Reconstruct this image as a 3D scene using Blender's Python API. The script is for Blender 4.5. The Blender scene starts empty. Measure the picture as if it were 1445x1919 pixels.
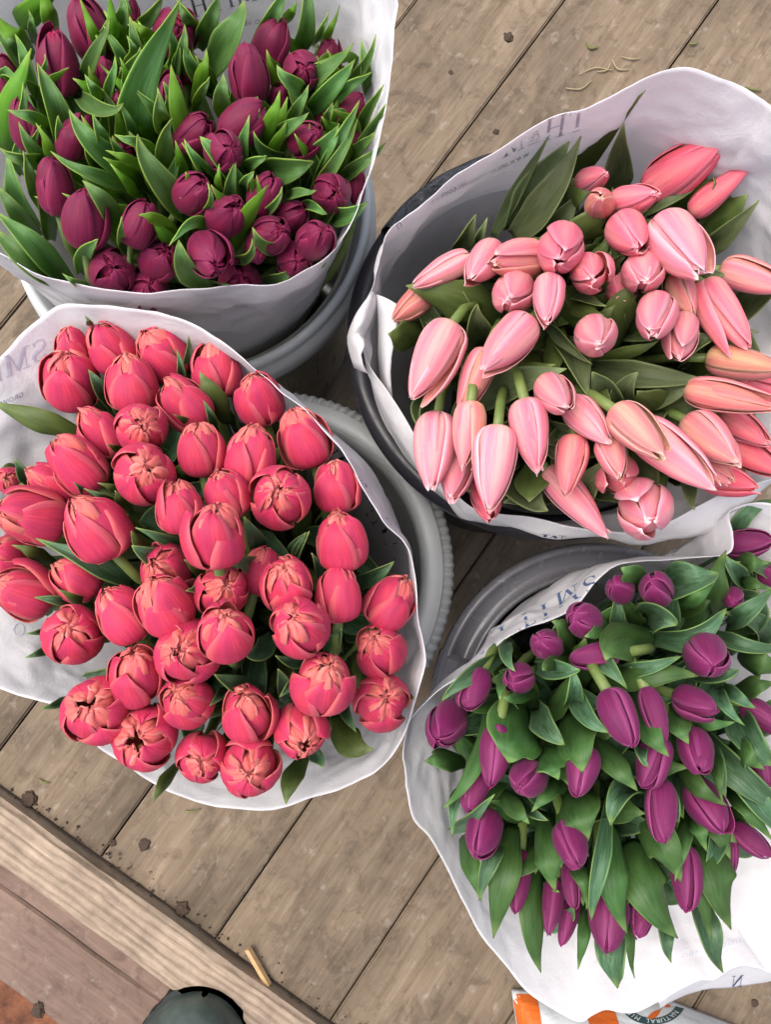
import bpy, math, random
import numpy as np
from mathutils import Vector, Matrix, noise
from mathutils.bvhtree import BVHTree
R = random.Random(7)
S = bpy.context.scene
COL = S.collection

# ------------------------------------------------------------------ camera, sky, sun, exposure
CAM_H, TILT, FPX = 1.05, math.radians(8), 1400.0
IW, IH = 1445.0, 1919.0
cd = bpy.data.cameras.new('camera'); cam = bpy.data.objects.new('camera', cd); COL.objects.link(cam)
cd.sensor_fit = 'VERTICAL'; cd.sensor_height = 24.0; cd.lens = FPX / IH * 24.0
cd.clip_start = 0.02; cd.clip_end = 60
cam.location = (0, 0, CAM_H); cam.rotation_euler = (TILT, 0, 0)
S.camera = cam

SUN_EL, SUN_AZ = math.radians(68), math.radians(280)      # azimuth clockwise from +y
w = bpy.data.worlds.new('World'); S.world = w; w.use_nodes = True
nt = w.node_tree
sky = nt.nodes.new('ShaderNodeTexSky'); sky.sky_type = 'NISHITA'; sky.sun_disc = False
sky.sun_elevation = SUN_EL; sky.sun_rotation = SUN_AZ; sky.air_density = 0.9; sky.dust_density = 4.0; sky.ozone_density = 0.6
bg = nt.nodes['Background']; bg.inputs[1].default_value = 0.15
hs = nt.nodes.new('ShaderNodeHueSaturation'); hs.inputs['Saturation'].default_value = .62      # thin cloud: a paler sky
nt.links.new(sky.outputs[0], hs.inputs['Color']); nt.links.new(hs.outputs[0], bg.inputs[0])
sl = bpy.data.lights.new('sun', 'SUN'); so = bpy.data.objects.new('sun', sl); COL.objects.link(so)
sl.energy = 1.3; sl.angle = math.radians(60); sl.color = (1.0, 0.95, 0.89)
sd = Vector((math.sin(SUN_AZ) * math.cos(SUN_EL), math.cos(SUN_AZ) * math.cos(SUN_EL), math.sin(SUN_EL)))
so.rotation_euler = sd.to_track_quat('Z', 'Y').to_euler(); so.location = sd * 5
S.view_settings.view_transform = 'Standard'; S.view_settings.look = 'None'
S.view_settings.gamma = 1.0; S.view_settings.exposure = 0.95
S.render.engine = 'CYCLES'
try:
    S.cycles.max_bounces = 8; S.cycles.diffuse_bounces = 4; S.cycles.transmission_bounces = 6; S.cycles.use_denoising = True
except Exception: pass

# ------------------------------------------------------------------ helpers
C0 = np.array([0, 0, CAM_H]); LOOK = np.array([0, math.sin(TILT), -math.cos(TILT)])
UPV = np.array([0, math.cos(TILT), math.sin(TILT)]); RT = np.array([1.0, 0, 0])
def ray(u, v): return LOOK + (u - IW / 2) / FPX * RT + (IH / 2 - v) / FPX * UPV
def at(u, v, z):                                           # the point at height z seen at that spot
    d = ray(u, v); return C0 + d * ((z - CAM_H) / d[2])
def depth(p): return float((np.asarray(p) - C0) @ LOOK)
def nrm(a):
    a = np.asarray(a, float); return a / (np.linalg.norm(a) + 1e-12)
def link(name, me, parent=None):
    o = bpy.data.objects.new(name, me); COL.objects.link(o)
    if parent is not None: o.parent = parent
    return o
def tag(o, label=None, cat=None, group=None, kind=None):
    if label: o['label'] = label
    if cat: o['category'] = cat
    if group: o['group'] = group
    if kind: o['kind'] = kind
    return o
def empty(name, loc):
    o = bpy.data.objects.new(name, None); COL.objects.link(o); o.location = loc; o.empty_display_size = 0.02; return o
def mesh(name, V, F, mats=(), uv=None, midx=None, smooth=True):
    me = bpy.data.meshes.new(name); me.from_pydata([tuple(map(float, v)) for v in V], [], F)
    for m in mats: me.materials.append(m)
    if uv is not None:
        l = me.uv_layers.new(name='UVMap'); idx = np.empty(len(me.loops), int); me.loops.foreach_get('vertex_index', idx)
        l.data.foreach_set('uv', np.asarray(uv, float)[idx].ravel())
    if midx is not None: me.polygons.foreach_set('material_index', np.asarray(midx, int))
    if smooth: me.polygons.foreach_set('use_smooth', np.ones(len(me.polygons), bool))
    me.update(); return me
def sheet(name, P, mats, th=0.0, uv=None):
    """a grid P[rows, cols, 3] as a closed sheet of thickness th: outer face slot 0, inner face slot 1"""
    P = np.asarray(P, float); n, m = P.shape[:2]
    if uv is None:
        uv = np.stack(np.meshgrid(np.linspace(0, 1, m), np.linspace(0, 1, n)), -1)
    du = np.gradient(P, axis=1); dv = np.gradient(P, axis=0); N = np.cross(du, dv)
    N /= np.linalg.norm(N, axis=-1, keepdims=True) + 1e-12
    A = P + N * th / 2; B = P - N * th / 2
    V = np.concatenate([A.reshape(-1, 3), B.reshape(-1, 3)]); U = np.concatenate([uv.reshape(-1, 2)] * 2); K = n * m
    F = []; mi = []
    I = np.arange(K).reshape(n, m)
    a, b, c, d = I[:-1, :-1].ravel(), I[:-1, 1:].ravel(), I[1:, 1:].ravel(), I[1:, :-1].ravel()
    F += np.stack([a, b, c, d], 1).tolist(); mi += [0] * len(a)
    F += np.stack([d + K, c + K, b + K, a + K], 1).tolist(); mi += [1] * len(a)
    per = list(I[0, :]) + list(I[1:, -1]) + list(I[-1, -2::-1]) + list(I[-2:0:-1, 0])
    for i in range(len(per)):
        p, q = int(per[i]), int(per[(i + 1) % len(per)])
        F.append([q, p, p + K, q + K]); mi.append(0)
    return mesh(name, V, F, mats, U, mi)
def crom(pts, n, closed=False):
    """n points along a Catmull-Rom curve, even in length"""
    P = np.asarray(pts, float); k = len(P)
    Q = []
    segs = k if closed else k - 1
    for i in range(segs):
        if closed: a, b, c, d = P[(i - 1) % k], P[i], P[(i + 1) % k], P[(i + 2) % k]
        else: a, b, c, d = P[max(i - 1, 0)], P[i], P[i + 1], P[min(i + 2, k - 1)]
        t = np.linspace(0, 1, 12, endpoint=False)[:, None]
        Q.append(.5 * ((2 * b) + (c - a) * t + (2 * a - 5 * b + 4 * c - d) * t**2 + (3 * b - a - 3 * c + d) * t**3))
    Q.append((P[0] if closed else P[-1])[None]); Q = np.concatenate(Q)
    s = np.concatenate([[0], np.cumsum(np.linalg.norm(np.diff(Q[:, :3], axis=0), axis=1))])
    x = np.linspace(0, s[-1], n + 1)[:-1] if closed else np.linspace(0, s[-1], n)
    return np.stack([np.interp(x, s, Q[:, j]) for j in range(Q.shape[1])], 1)
def tube(P, rad, sides=8, cap=True):
    P = np.asarray(P, float); n = len(P); T = np.gradient(P, axis=0); V = []; F = []
    up = np.array([.3, .2, 1.0]); 
    for i in range(n):
        t = nrm(T[i]); a = nrm(np.cross(t, up)) if abs(t @ nrm(up)) < .97 else nrm(np.cross(t, [1, 0, 0])); b = np.cross(t, a)
        r = rad[i] if hasattr(rad, '__len__') else rad
        for k in range(sides):
            an = 2 * math.pi * k / sides; V.append(P[i] + r * (math.cos(an) * a + math.sin(an) * b))
    for i in range(n - 1):
        for k in range(sides):
            F.append([i * sides + k, i * sides + (k + 1) % sides, (i + 1) * sides + (k + 1) % sides, (i + 1) * sides + k])
    if cap: F += [list(range(sides))[::-1], [(n - 1) * sides + k for k in range(sides)]]
    return V, F
def lathe(prof, seg=128, fn=None):
    V = []; F = []; n = len(prof)
    for k in range(seg):
        a = 2 * math.pi * k / seg
        for i, (r, z) in enumerate(prof):
            if fn: r, z = fn(i, a, r, z)
            V.append((r * math.cos(a), r * math.sin(a), z))
    for k in range(seg):
        q = (k + 1) % seg
        for i in range(n - 1): F.append([k * n + i, q * n + i, q * n + i + 1, k * n + i + 1])
    return V, F
def boxm(name, x0, x1, y0, y1, z0, z1, mats, bev=0.0):
    """box with bevelled top edges"""
    b = bev
    V = [(x0, y0, z0), (x1, y0, z0), (x1, y1, z0), (x0, y1, z0), (x0, y0, z1 - b), (x1, y0, z1 - b), (x1, y1, z1 - b), (x0, y1, z1 - b),
         (x0 + b, y0 + b, z1), (x1 - b, y0 + b, z1), (x1 - b, y1 - b, z1), (x0 + b, y1 - b, z1)]
    F = [[3, 2, 1, 0]] + [[i, (i + 1) % 4, 4 + (i + 1) % 4, 4 + i] for i in range(4)] + [[4 + i, 4 + (i + 1) % 4, 8 + (i + 1) % 4, 8 + i] for i in range(4)] + [[8, 9, 10, 11]]
    return mesh(name, V, F, mats, smooth=False)

# ------------------------------------------------------------------ materials
class NB:
    def __init__(s, name):
        s.m = bpy.data.materials.new(name); s.m.use_nodes = True; s.t = s.m.node_tree; s.n = s.t.nodes; s.n.clear()
        s.out = s.n.new('ShaderNodeOutputMaterial')
    def node(s, typ, **kw):
        n = s.n.new('ShaderNode' + typ)
        for k, v in kw.items(): setattr(n, k, v)
        return n
    def l(s, a, b): s.t.links.new(a, b)
    def put(s, sock, v):
        if hasattr(v, 'is_linked') or hasattr(v, 'links'): s.l(v, sock)
        elif isinstance(v, (tuple, list)) and len(v) == 3 and sock.type == 'RGBA': sock.default_value = (*v, 1)
        else: sock.default_value = v
    def coord(s, kind='UV', scale=(1, 1, 1), rot=(0, 0, 0), loc=(0, 0, 0)):
        c = s.node('TexCoord'); m = s.node('Mapping'); m.inputs['Scale'].default_value = scale; m.inputs['Rotation'].default_value = rot; m.inputs['Location'].default_value = loc
        s.l(c.outputs[kind], m.inputs[0]); return m.outputs[0]
    def noise(s, vec, scale=5, detail=4, rough=.55, dist=0.0):
        n = s.node('TexNoise'); s.put(n.inputs['Vector'], vec); n.inputs['Scale'].default_value = scale; n.inputs['Detail'].default_value = detail
        n.inputs['Roughness'].default_value = rough; n.inputs['Distortion'].default_value = dist; return n.outputs[0]
    def ramp(s, fac, stops, interp='LINEAR'):
        n = s.node('ValToRGB'); n.color_ramp.interpolation = interp; e = n.color_ramp.elements
        while len(e) < len(stops): e.new(.5)
        for i, (p, c) in enumerate(stops):
            e[i].position = p; e[i].color = (c, c, c, 1) if not isinstance(c, (tuple, list)) else (*c, 1)
        s.put(n.inputs[0], fac); return n.outputs[0]
    def mix(s, fac, a, b, mode='MIX'):
        n = s.node('Mix', data_type='RGBA', blend_type=mode); s.put(n.inputs[0], fac); s.put(n.inputs[6], a); s.put(n.inputs[7], b); return n.outputs[2]
    def math(s, op, a, b=0.0):
        n = s.node('Math', operation=op); s.put(n.inputs[0], a); s.put(n.inputs[1], b); return n.outputs[0]
    def sep(s, v):
        n = s.node('SeparateXYZ'); s.l(v, n.inputs[0]); return n.outputs
    def objcol(s): return s.node('ObjectInfo').outputs['Color']
    def objrnd(s): return s.node('ObjectInfo').outputs['Random']
    def hsv(s, col, h=.5, sat=1.0, val=1.0):
        n = s.node('HueSaturation'); s.put(n.inputs['Color'], col); s.put(n.inputs['Hue'], h); s.put(n.inputs['Saturation'], sat); s.put(n.inputs['Value'], val); return n.outputs[0]
    def bump(s, h, strength=.2, dist=.002):
        n = s.node('Bump'); s.put(n.inputs['Height'], h); n.inputs['Strength'].default_value = strength; n.inputs['Distance'].default_value = dist; return n.outputs[0]
    def finish(s, col, rough=.5, spec=.4, nor=None, trans=0.0, tcol=None, sheen=0.0, coat=0.0, metal=0.0, alpha=None):
        p = s.node('BsdfPrincipled'); s.put(p.inputs['Base Color'], col); s.put(p.inputs['Roughness'], rough)
        p.inputs['Specular IOR Level'].default_value = spec; p.inputs['Metallic'].default_value = metal
        if sheen: p.inputs['Sheen Weight'].default_value = sheen
        if coat: p.inputs['Coat Weight'].default_value = coat; p.inputs['Coat Roughness'].default_value = .15
        if nor is not None: s.l(nor, p.inputs['Normal'])
        o = p.outputs[0]
        if trans:
            t = s.node('BsdfTranslucent'); s.put(t.inputs[0], tcol if tcol is not None else col); x = s.node('MixShader')
            x.inputs[0].default_value = trans; s.l(o, x.inputs[1]); s.l(t.outputs[0], x.inputs[2]); o = x.outputs[0]
        s.l(o, s.out.inputs[0]); return s.m

def petal_mat(name, base, mid, tip, edge, stripe=.18, edge_amt=.5, rough=.45, trans=.22, sheen=.15, center=None, hv=.08, tp=.78):
    b = NB(name); uv = b.coord('UV'); x, y, _ = b.sep(uv)
    col = b.ramp(y, [(0.0, base), (.22, mid), (tp, mid), (1.0, tip)])
    d = b.math('ABSOLUTE', b.math('MULTIPLY_ADD', x, 2.0)); 
    n = d.node; n.inputs[0].links[0].from_node.inputs[2].default_value = -1.0
    if center is not None:
        cn = b.noise(b.coord('UV', (9, 1.2, 1)), 1.0, 3)
        cf = b.math('MULTIPLY', b.ramp(d, [(0.0, 1.0), (.55, 0.0)]), b.ramp(cn, [(.3, .5), (.7, 1.0)]))
        cf = b.math('MULTIPLY', cf, b.ramp(y, [(.1, .9), (.95, .35)])); col = b.mix(cf, col, center)
    ef = b.math('MULTIPLY', b.ramp(d, [(.62, 0.0), (1.0, 1.0)]), edge_amt); col = b.mix(ef, col, edge)
    st = b.noise(b.coord('UV', (46, 1.6, 1)), 1.0, 3, .6, .3)
    col = b.mix(1.0, col, b.ramp(st, [(.25, 1 - stripe), (.75, 1 + stripe)]), 'MULTIPLY')
    bl = b.noise(b.coord('UV', (3, 2.2, 1)), 1.0, 3); col = b.hsv(col, b.ramp(bl, [(.2, .49), (.8, .51)]), 1.0, b.ramp(bl, [(.2, 1 - hv), (.8, 1 + hv)]))
    col = b.mix(1.0, col, b.objcol(), 'MULTIPLY')
    fi = b.noise(b.coord('UV', (120, 5, 1)), 1.0, 2, .6); col = b.mix(1.0, col, b.ramp(fi, [(.3, .93), (.7, 1.06)]), 'MULTIPLY')
    nor = b.bump(b.math('ADD', st, b.math('ADD', b.math('MULTIPLY', bl, 1.2), b.math('MULTIPLY', fi, .35))), .36, .0014)
    return b.finish(col, rough + .08, .27, nor, trans, sheen=sheen)

M = {}
M['coral'] = petal_mat('coral petal', (.56, .20, .10), (.55, .037, .092), (.55, .030, .096), (.74, .17, .17), .28, .7, trans=.12, sheen=.03, hv=.18, rough=.4)
M['coral_in'] = petal_mat('coral inner petal', (.68, .17, .12), (.70, .135, .125), (.72, .16, .145), (.84, .32, .26), .16, .65, trans=.16, sheen=.03)
M['burg'] = petal_mat('burgundy petal', (.15, .015, .03), (.172, .007, .044), (.20, .009, .058), (.32, .026, .10), .3, .55, trans=.10, sheen=.05, rough=.38, hv=.18)
M['burg_in'] = petal_mat('burgundy inner petal', (.20, .010, .04), (.27, .009, .055), (.32, .013, .07), (.40, .035, .12), .18, .5, trans=.14, sheen=.04)
M['pink'] = petal_mat('pink petal', (.72, .52, .28), (.80, .205, .275), (.95, .66, .66), (.93, .56, .58), .2, .6, tp=.93, trans=.16, sheen=.03, center=(.90, .52, .42), hv=.16)
M['pink_in'] = petal_mat('pink inner petal', (.80, .50, .30), (.88, .36, .31), (.90, .30, .31), (.95, .52, .47), .14, .45, trans=.2, sheen=.03, center=(.93, .68, .50))
M['purp'] = petal_mat('purple petal', (.13, .025, .06), (.155, .011, .074), (.17, .012, .082), (.36, .065, .20), .34, .75, trans=.09, sheen=.06, rough=.42, hv=.18)
M['purp_in'] = petal_mat('purple inner petal', (.21, .018, .09), (.28, .014, .12), (.32, .018, .14), (.40, .045, .21), .18, .4, trans=.14, sheen=.04)

def leaf_mat(name, main, deep, edge, waxy, wax_amt, trans=.28):
    b = NB(name); uv = b.coord('UV'); x, y, _ = b.sep(uv)
    st = b.noise(b.coord('UV', (34, .9, 1)), 1.0, 3, .6, .2)
    bl = b.noise(b.coord('UV', (2.5, 3, 1)), 1.0, 4)
    col = b.mix(b.ramp(bl, [(.3, 0.0), (.7, 1.0)]), deep, main)
    col = b.mix(1.0, col, b.ramp(st, [(.3, .82), (.7, 1.14)]), 'MULTIPLY')
    wx = b.noise(b.coord('UV', (16, 5, 1)), 1.0, 6, .75, .6)
    col = b.mix(b.math('MULTIPLY', b.ramp(wx, [(.42, 1.0), (.56, 0.0)]), wax_amt), col, waxy)
    d = b.math('ABSOLUTE', b.math('MULTIPLY_ADD', x, 2.0)); d.node.inputs[0].links[0].from_node.inputs[2].default_value = -1.0
    col = b.mix(b.ramp(d, [(.92, 0.0), (.99, .5)]), col, edge)
    col = b.mix(b.ramp(y, [(.84, 0.0), (.985, .75)]), col, edge)
    rn = b.objrnd(); col = b.hsv(col, b.ramp(rn, [(0.0, .485), (1.0, .51)]), 1.0, b.ramp(rn, [(0.0, .82), (1.0, 1.2)]))
    col = b.mix(1.0, col, b.objcol(), 'MULTIPLY')
    nor = b.bump(st, .25, .001)
    return b.finish(col, .48, .32, nor, trans, tcol=b.mix(.5, col, edge))
M['leafB_in'] = leaf_mat('bright tulip leaf face', (.17, .375, .022), (.095, .26, .015), (.46, .60, .13), (.17, .36, .05), .2, .40)
M['leafB_out'] = leaf_mat('bright tulip leaf back', (.115, .25, .052), (.068, .18, .034), (.40, .54, .14), (.21, .35, .17), .35, .34)
M['leafV_in'] = leaf_mat('green tulip leaf face', (.075, .165, .032), (.036, .092, .020), (.25, .38, .11), (.10, .20, .09), .3, .22)
M['leafV_out'] = leaf_mat('waxy tulip leaf back', (.068, .150, .064), (.038, .10, .036), (.24, .38, .09), (.14, .25, .15), .6, .16)
M['leafP_in'] = leaf_mat('olive tulip leaf face', (.125, .175, .038), (.070, .11, .024), (.28, .36, .12), (.15, .19, .07), .3, .26)
M['leafP_out'] = leaf_mat('olive tulip leaf back', (.12, .155, .055), (.072, .105, .04), (.26, .33, .14), (.19, .225, .13), .4, .24)
b = NB('tulip stem'); n = b.noise(b.coord('Object', (1, 1, 1)), 60, 3); M['stem'] = b.finish(b.ramp(n, [(.3, (.11, .17, .04)), (.7, (.19, .25, .07))]), .45, .4, None, .1)
b = NB('stamen'); M['stamen'] = b.finish((.30, .16, .05), .7)

b = NB('white florist paper'); o = b.coord('Object')
fib = b.noise(b.coord('Object', (1, 1, 1)), 420, 4, .7); cl = b.noise(o, 9, 5, .6, .4)
col = b.mix(b.ramp(cl, [(.32, 0.0), (.72, 1.0)]), (.80, .79, .805), (.885, .88, .885)); col = b.mix(1.0, col, b.ramp(fib, [(.2, .95), (.8, 1.03)]), 'MULTIPLY')
wr = b.noise(o, 22, 6, .6, 1.2)
M['paper'] = b.finish(col, .62, .25, b.bump(b.math('ADD', b.math('MULTIPLY', fib, .18), wr), .45, .004), .42, tcol=(.88, .85, .87))
def plain(name, c, rough=.6, spec=.3): 
    b = NB(name); n = b.noise(b.coord('Object'), 300, 3); return b.finish(b.mix(1.0, c, b.ramp(n, [(.2, .85), (.8, 1.1)]), 'MULTIPLY'), rough, spec)
M['ink_blue'] = plain('blue ink', (.085, .14, .27)); M['ink_dark'] = plain('dark blue ink', (.05, .06, .13))
M['ink_ghost'] = plain('ink showing through paper', (.47, .46, .55)); M['ink_grey'] = plain('grey ink showing through paper', (.26, .28, .35)); M['ink_faint'] = plain('faint ink showing through paper', (.63, .63, .70))

def wood(name, c1, c2, dark, grain=1.0, dirt=.5, kn=1.0):
    b = NB(name); o = b.coord('Object'); rn = b.objrnd()
    off = b.node('VectorMath', operation='ADD'); b.l(o, off.inputs[0]); cb = b.node('CombineXYZ'); b.put(cb.inputs[0], b.math('MULTIPLY', rn, 37.0)); b.put(cb.inputs[1], b.math('MULTIPLY', rn, 11.0)); b.l(cb.outputs[0], off.inputs[1])
    def mp(sc):
        m = b.node('Mapping'); m.inputs['Scale'].default_value = sc; b.l(off.outputs[0], m.inputs[0]); return m.outputs[0]
    g = b.noise(mp((3, 46, 20)), 1.0, 6, .65, .8); f = b.noise(mp((14, 260, 60)), 1.0, 4, .7)
    big = b.noise(mp((5, 9, 5)), 1.0, 5, .6, .5); dt = b.noise(mp((26, 34, 20)), 1.0, 6, .72, .5); sp = b.noise(mp((60, 75, 60)), 1.0, 3, .5)
    col = b.mix(b.ramp(g, [(.3, 0.0), (.7, 1.0)]), c1, c2)
    col = b.mix(b.math('MULTIPLY', b.ramp(f, [(.45, 1.0), (.62, 0.0)]), .35 * grain), col, dark)
    col = b.mix(1.0, col, b.ramp(big, [(.25, .70), (.75, 1.32)]), 'MULTIPLY')
    col = b.mix(b.math('MULTIPLY', b.ramp(dt, [(.36, 1.0), (.5, 0.0)]), dirt), col, dark)
    col = b.mix(b.math('MULTIPLY', b.ramp(sp, [(.68, 0.0), (.76, 1.0)]), .55 * kn), col, dark)
    st = b.noise(b.coord('Object', (3.2, 5.5, 3)), 1.0, 5, .62, .8); col = b.mix(1.0, col, b.ramp(st, [(.30, .62), (.5, .98), (.72, 1.18)]), 'MULTIPLY')
    pale = b.noise(mp((38, 50, 20)), 1.0, 4, .6); col = b.mix(b.math('MULTIPLY', b.ramp(pale, [(.6, 0.0), (.75, 1.0)]), .35), col, (.44, .39, .33))
    h = b.math('ADD', b.math('MULTIPLY', g, .6), b.math('ADD', b.math('MULTIPLY', f, .5), b.math('MULTIPLY', dt, .7)))
    return b.finish(col, .8, .25, b.bump(h, .5, .003))
M['plank'] = wood('weathered floor plank', (.150, .108, .070), (.226, .172, .118), (.058, .040, .026), .7, .5)
M['step'] = wood('reddish step board', (.165, .108, .080), (.22, .150, .115), (.075, .045, .034), .6, .5)
M['subfloor'] = plain('dark gap', (.075, .056, .04), .9)
b = NB('ridged timber'); o = b.coord('Object'); wv = b.node('TexWave', wave_type='BANDS', bands_direction='Y', wave_profile='SIN'); b.l(b.coord('Object', (.35, 1, .4)), wv.inputs[0])
wv.inputs['Scale'].default_value = 30; wv.inputs['Distortion'].default_value = 5.5; wv.inputs['Detail'].default_value = 3; wv.inputs['Detail Scale'].default_value = 1.2
f = b.noise(b.coord('Object', (9, 200, 60)), 1.0, 4, .7); dt = b.noise(o, 22, 6, .7)
col = b.ramp(wv.outputs[1], [(0.0, (.27, .198, .138)), (.3, (.345, .26, .187)), (1.0, (.39, .298, .218))]); col = b.mix(1.0, col, b.ramp(f, [(.3, .72), (.7, 1.15)]), 'MULTIPLY'); col = b.mix(1.0, col, b.ramp(dt, [(.3, .62), (.6, 1.05)]), 'MULTIPLY')
M['beam'] = b.finish(col, .75, .25, b.bump(b.math('ADD', wv.outputs[1], b.math('MULTIPLY', f, .6)), .4, .003))
def plastic(name, c, rough=.35, spec=.5, trans=0.0, scuff=.1):
    b = NB(name); o = b.coord('Object'); n = b.noise(o, 14, 5, .65); s2 = b.noise(b.coord('Object', (60, 60, 8)), 1.0, 4, .7)
    col = b.mix(1.0, c, b.ramp(n, [(.25, 1 - scuff), (.75, 1 + scuff)]), 'MULTIPLY')
    dn = b.noise(b.coord('Object'), 38, 6, .75, .4); col = b.mix(b.math('MULTIPLY', b.ramp(dn, [(.60, 0.0), (.72, 1.0)]), .30), col, (.30, .26, .21))
    sc = b.noise(b.coord('Object', (20, 200, 20), (0, 0, .6)), 1.0, 3, .6); col = b.mix(b.math('MULTIPLY', b.ramp(sc, [(.70, 0.0), (.74, 1.0)]), .22), col, (.6, .6, .6))
    return b.finish(col, b.ramp(s2, [(.3, max(rough - .08, .05)), (.7, rough + .14)]), spec, b.bump(n, .08, .003), trans)
M['pl_white'] = plastic('white bucket plastic', (.70, .725, .72), .38, .5, .15)
M['pl_clear'] = plastic('cloudy bucket wall', (.52, .50, .43), .3, .5, .35, .22)
M['pl_grey'] = plastic('grey bucket plastic', (.56, .575, .565), .42, .4)
M['pl_grey_shaded'] = plastic('shaded grey bucket inside', (.32, .33, .32), .4, .4)  # darker copy of the grey plastic, inner shade put into its colour
M['pl_black'] = plastic('black bucket plastic', (.022, .021, .027), .34, .5, 0, .25)
M['pl_dark'] = plastic('dark grey bucket plastic', (.175, .172, .188), .2, .55, 0, .12)
b = NB('black liner film'); n = b.noise(b.coord('Object'), 55, 5, .6, 1.5); M['liner'] = b.finish((.028, .03, .036), .22, .55, b.bump(n, .8, .006))
b = NB('water'); M['water'] = b.finish((.05, .06, .045), .08, .5)
b = NB('dark green rubber'); n = b.noise(b.coord('Object'), 30, 5, .7); M['rubber'] = b.finish(b.ramp(n, [(.35, (.035, .052, .046)), (.62, (.070, .092, .08)), (.8, (.12, .12, .098))]), b.ramp(n, [(.3, .3), (.7, .65)]), .45, b.bump(n, .2, .002))
M['sole'] = plain('black rubber sole', (.016, .02, .019), .6)
b = NB('terracotta'); n = b.noise(b.coord('Object'), 26, 5, .7); M['terra'] = b.finish(b.ramp(n, [(.3, (.07, .03, .018)), (.7, (.26, .10, .05))]), .85, .2, b.bump(n, .4, .003))
b = NB('compost bag film'); n = b.noise(b.coord('Object'), 18, 5, .6, 1.0); M['bag'] = b.finish(b.mix(b.ramp(n, [(.3, 0.0), (.7, 1.0)]), (.55, .57, .58), (.70, .72, .71)), .3, .5, b.bump(n, .5, .008))
b = NB('orange film'); n = b.noise(b.coord('Object'), 18, 5, .6, 1.0); M['orange'] = b.finish(b.mix(b.ramp(n, [(.3, 0.0), (.7, 1.0)]), (.55, .095, .014), (.70, .15, .02)), .35, .5, b.bump(n, .4, .006))
M['print_green'] = plain('dark green print', (.03, .07, .075), .45); M['print_white'] = plain('white print', (.72, .74, .73), .45)
M['soil'] = plain('soil', (.06, .04, .027), .95); M['straw'] = plain('dry straw', (.33, .26, .15), .8); M['grassbit'] = plain('dry grass', (.15, .15, .055), .8)
b = NB('splinter wood'); f = b.noise(b.coord('Object', (8, 120, 60)), 1.0, 4); M['splinter'] = b.finish(b.ramp(f, [(.3, (.38, .23, .10)), (.7, (.52, .34, .17))]), .7)

# ------------------------------------------------------------------ what stands where: picture readings (crop scale, crop origin)
CB, CP, CC, CV = (1.9013, 0, 0), (1.7515, 620, 100), (1.6802, 0, 550), (1.9206, 740, 920)
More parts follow.
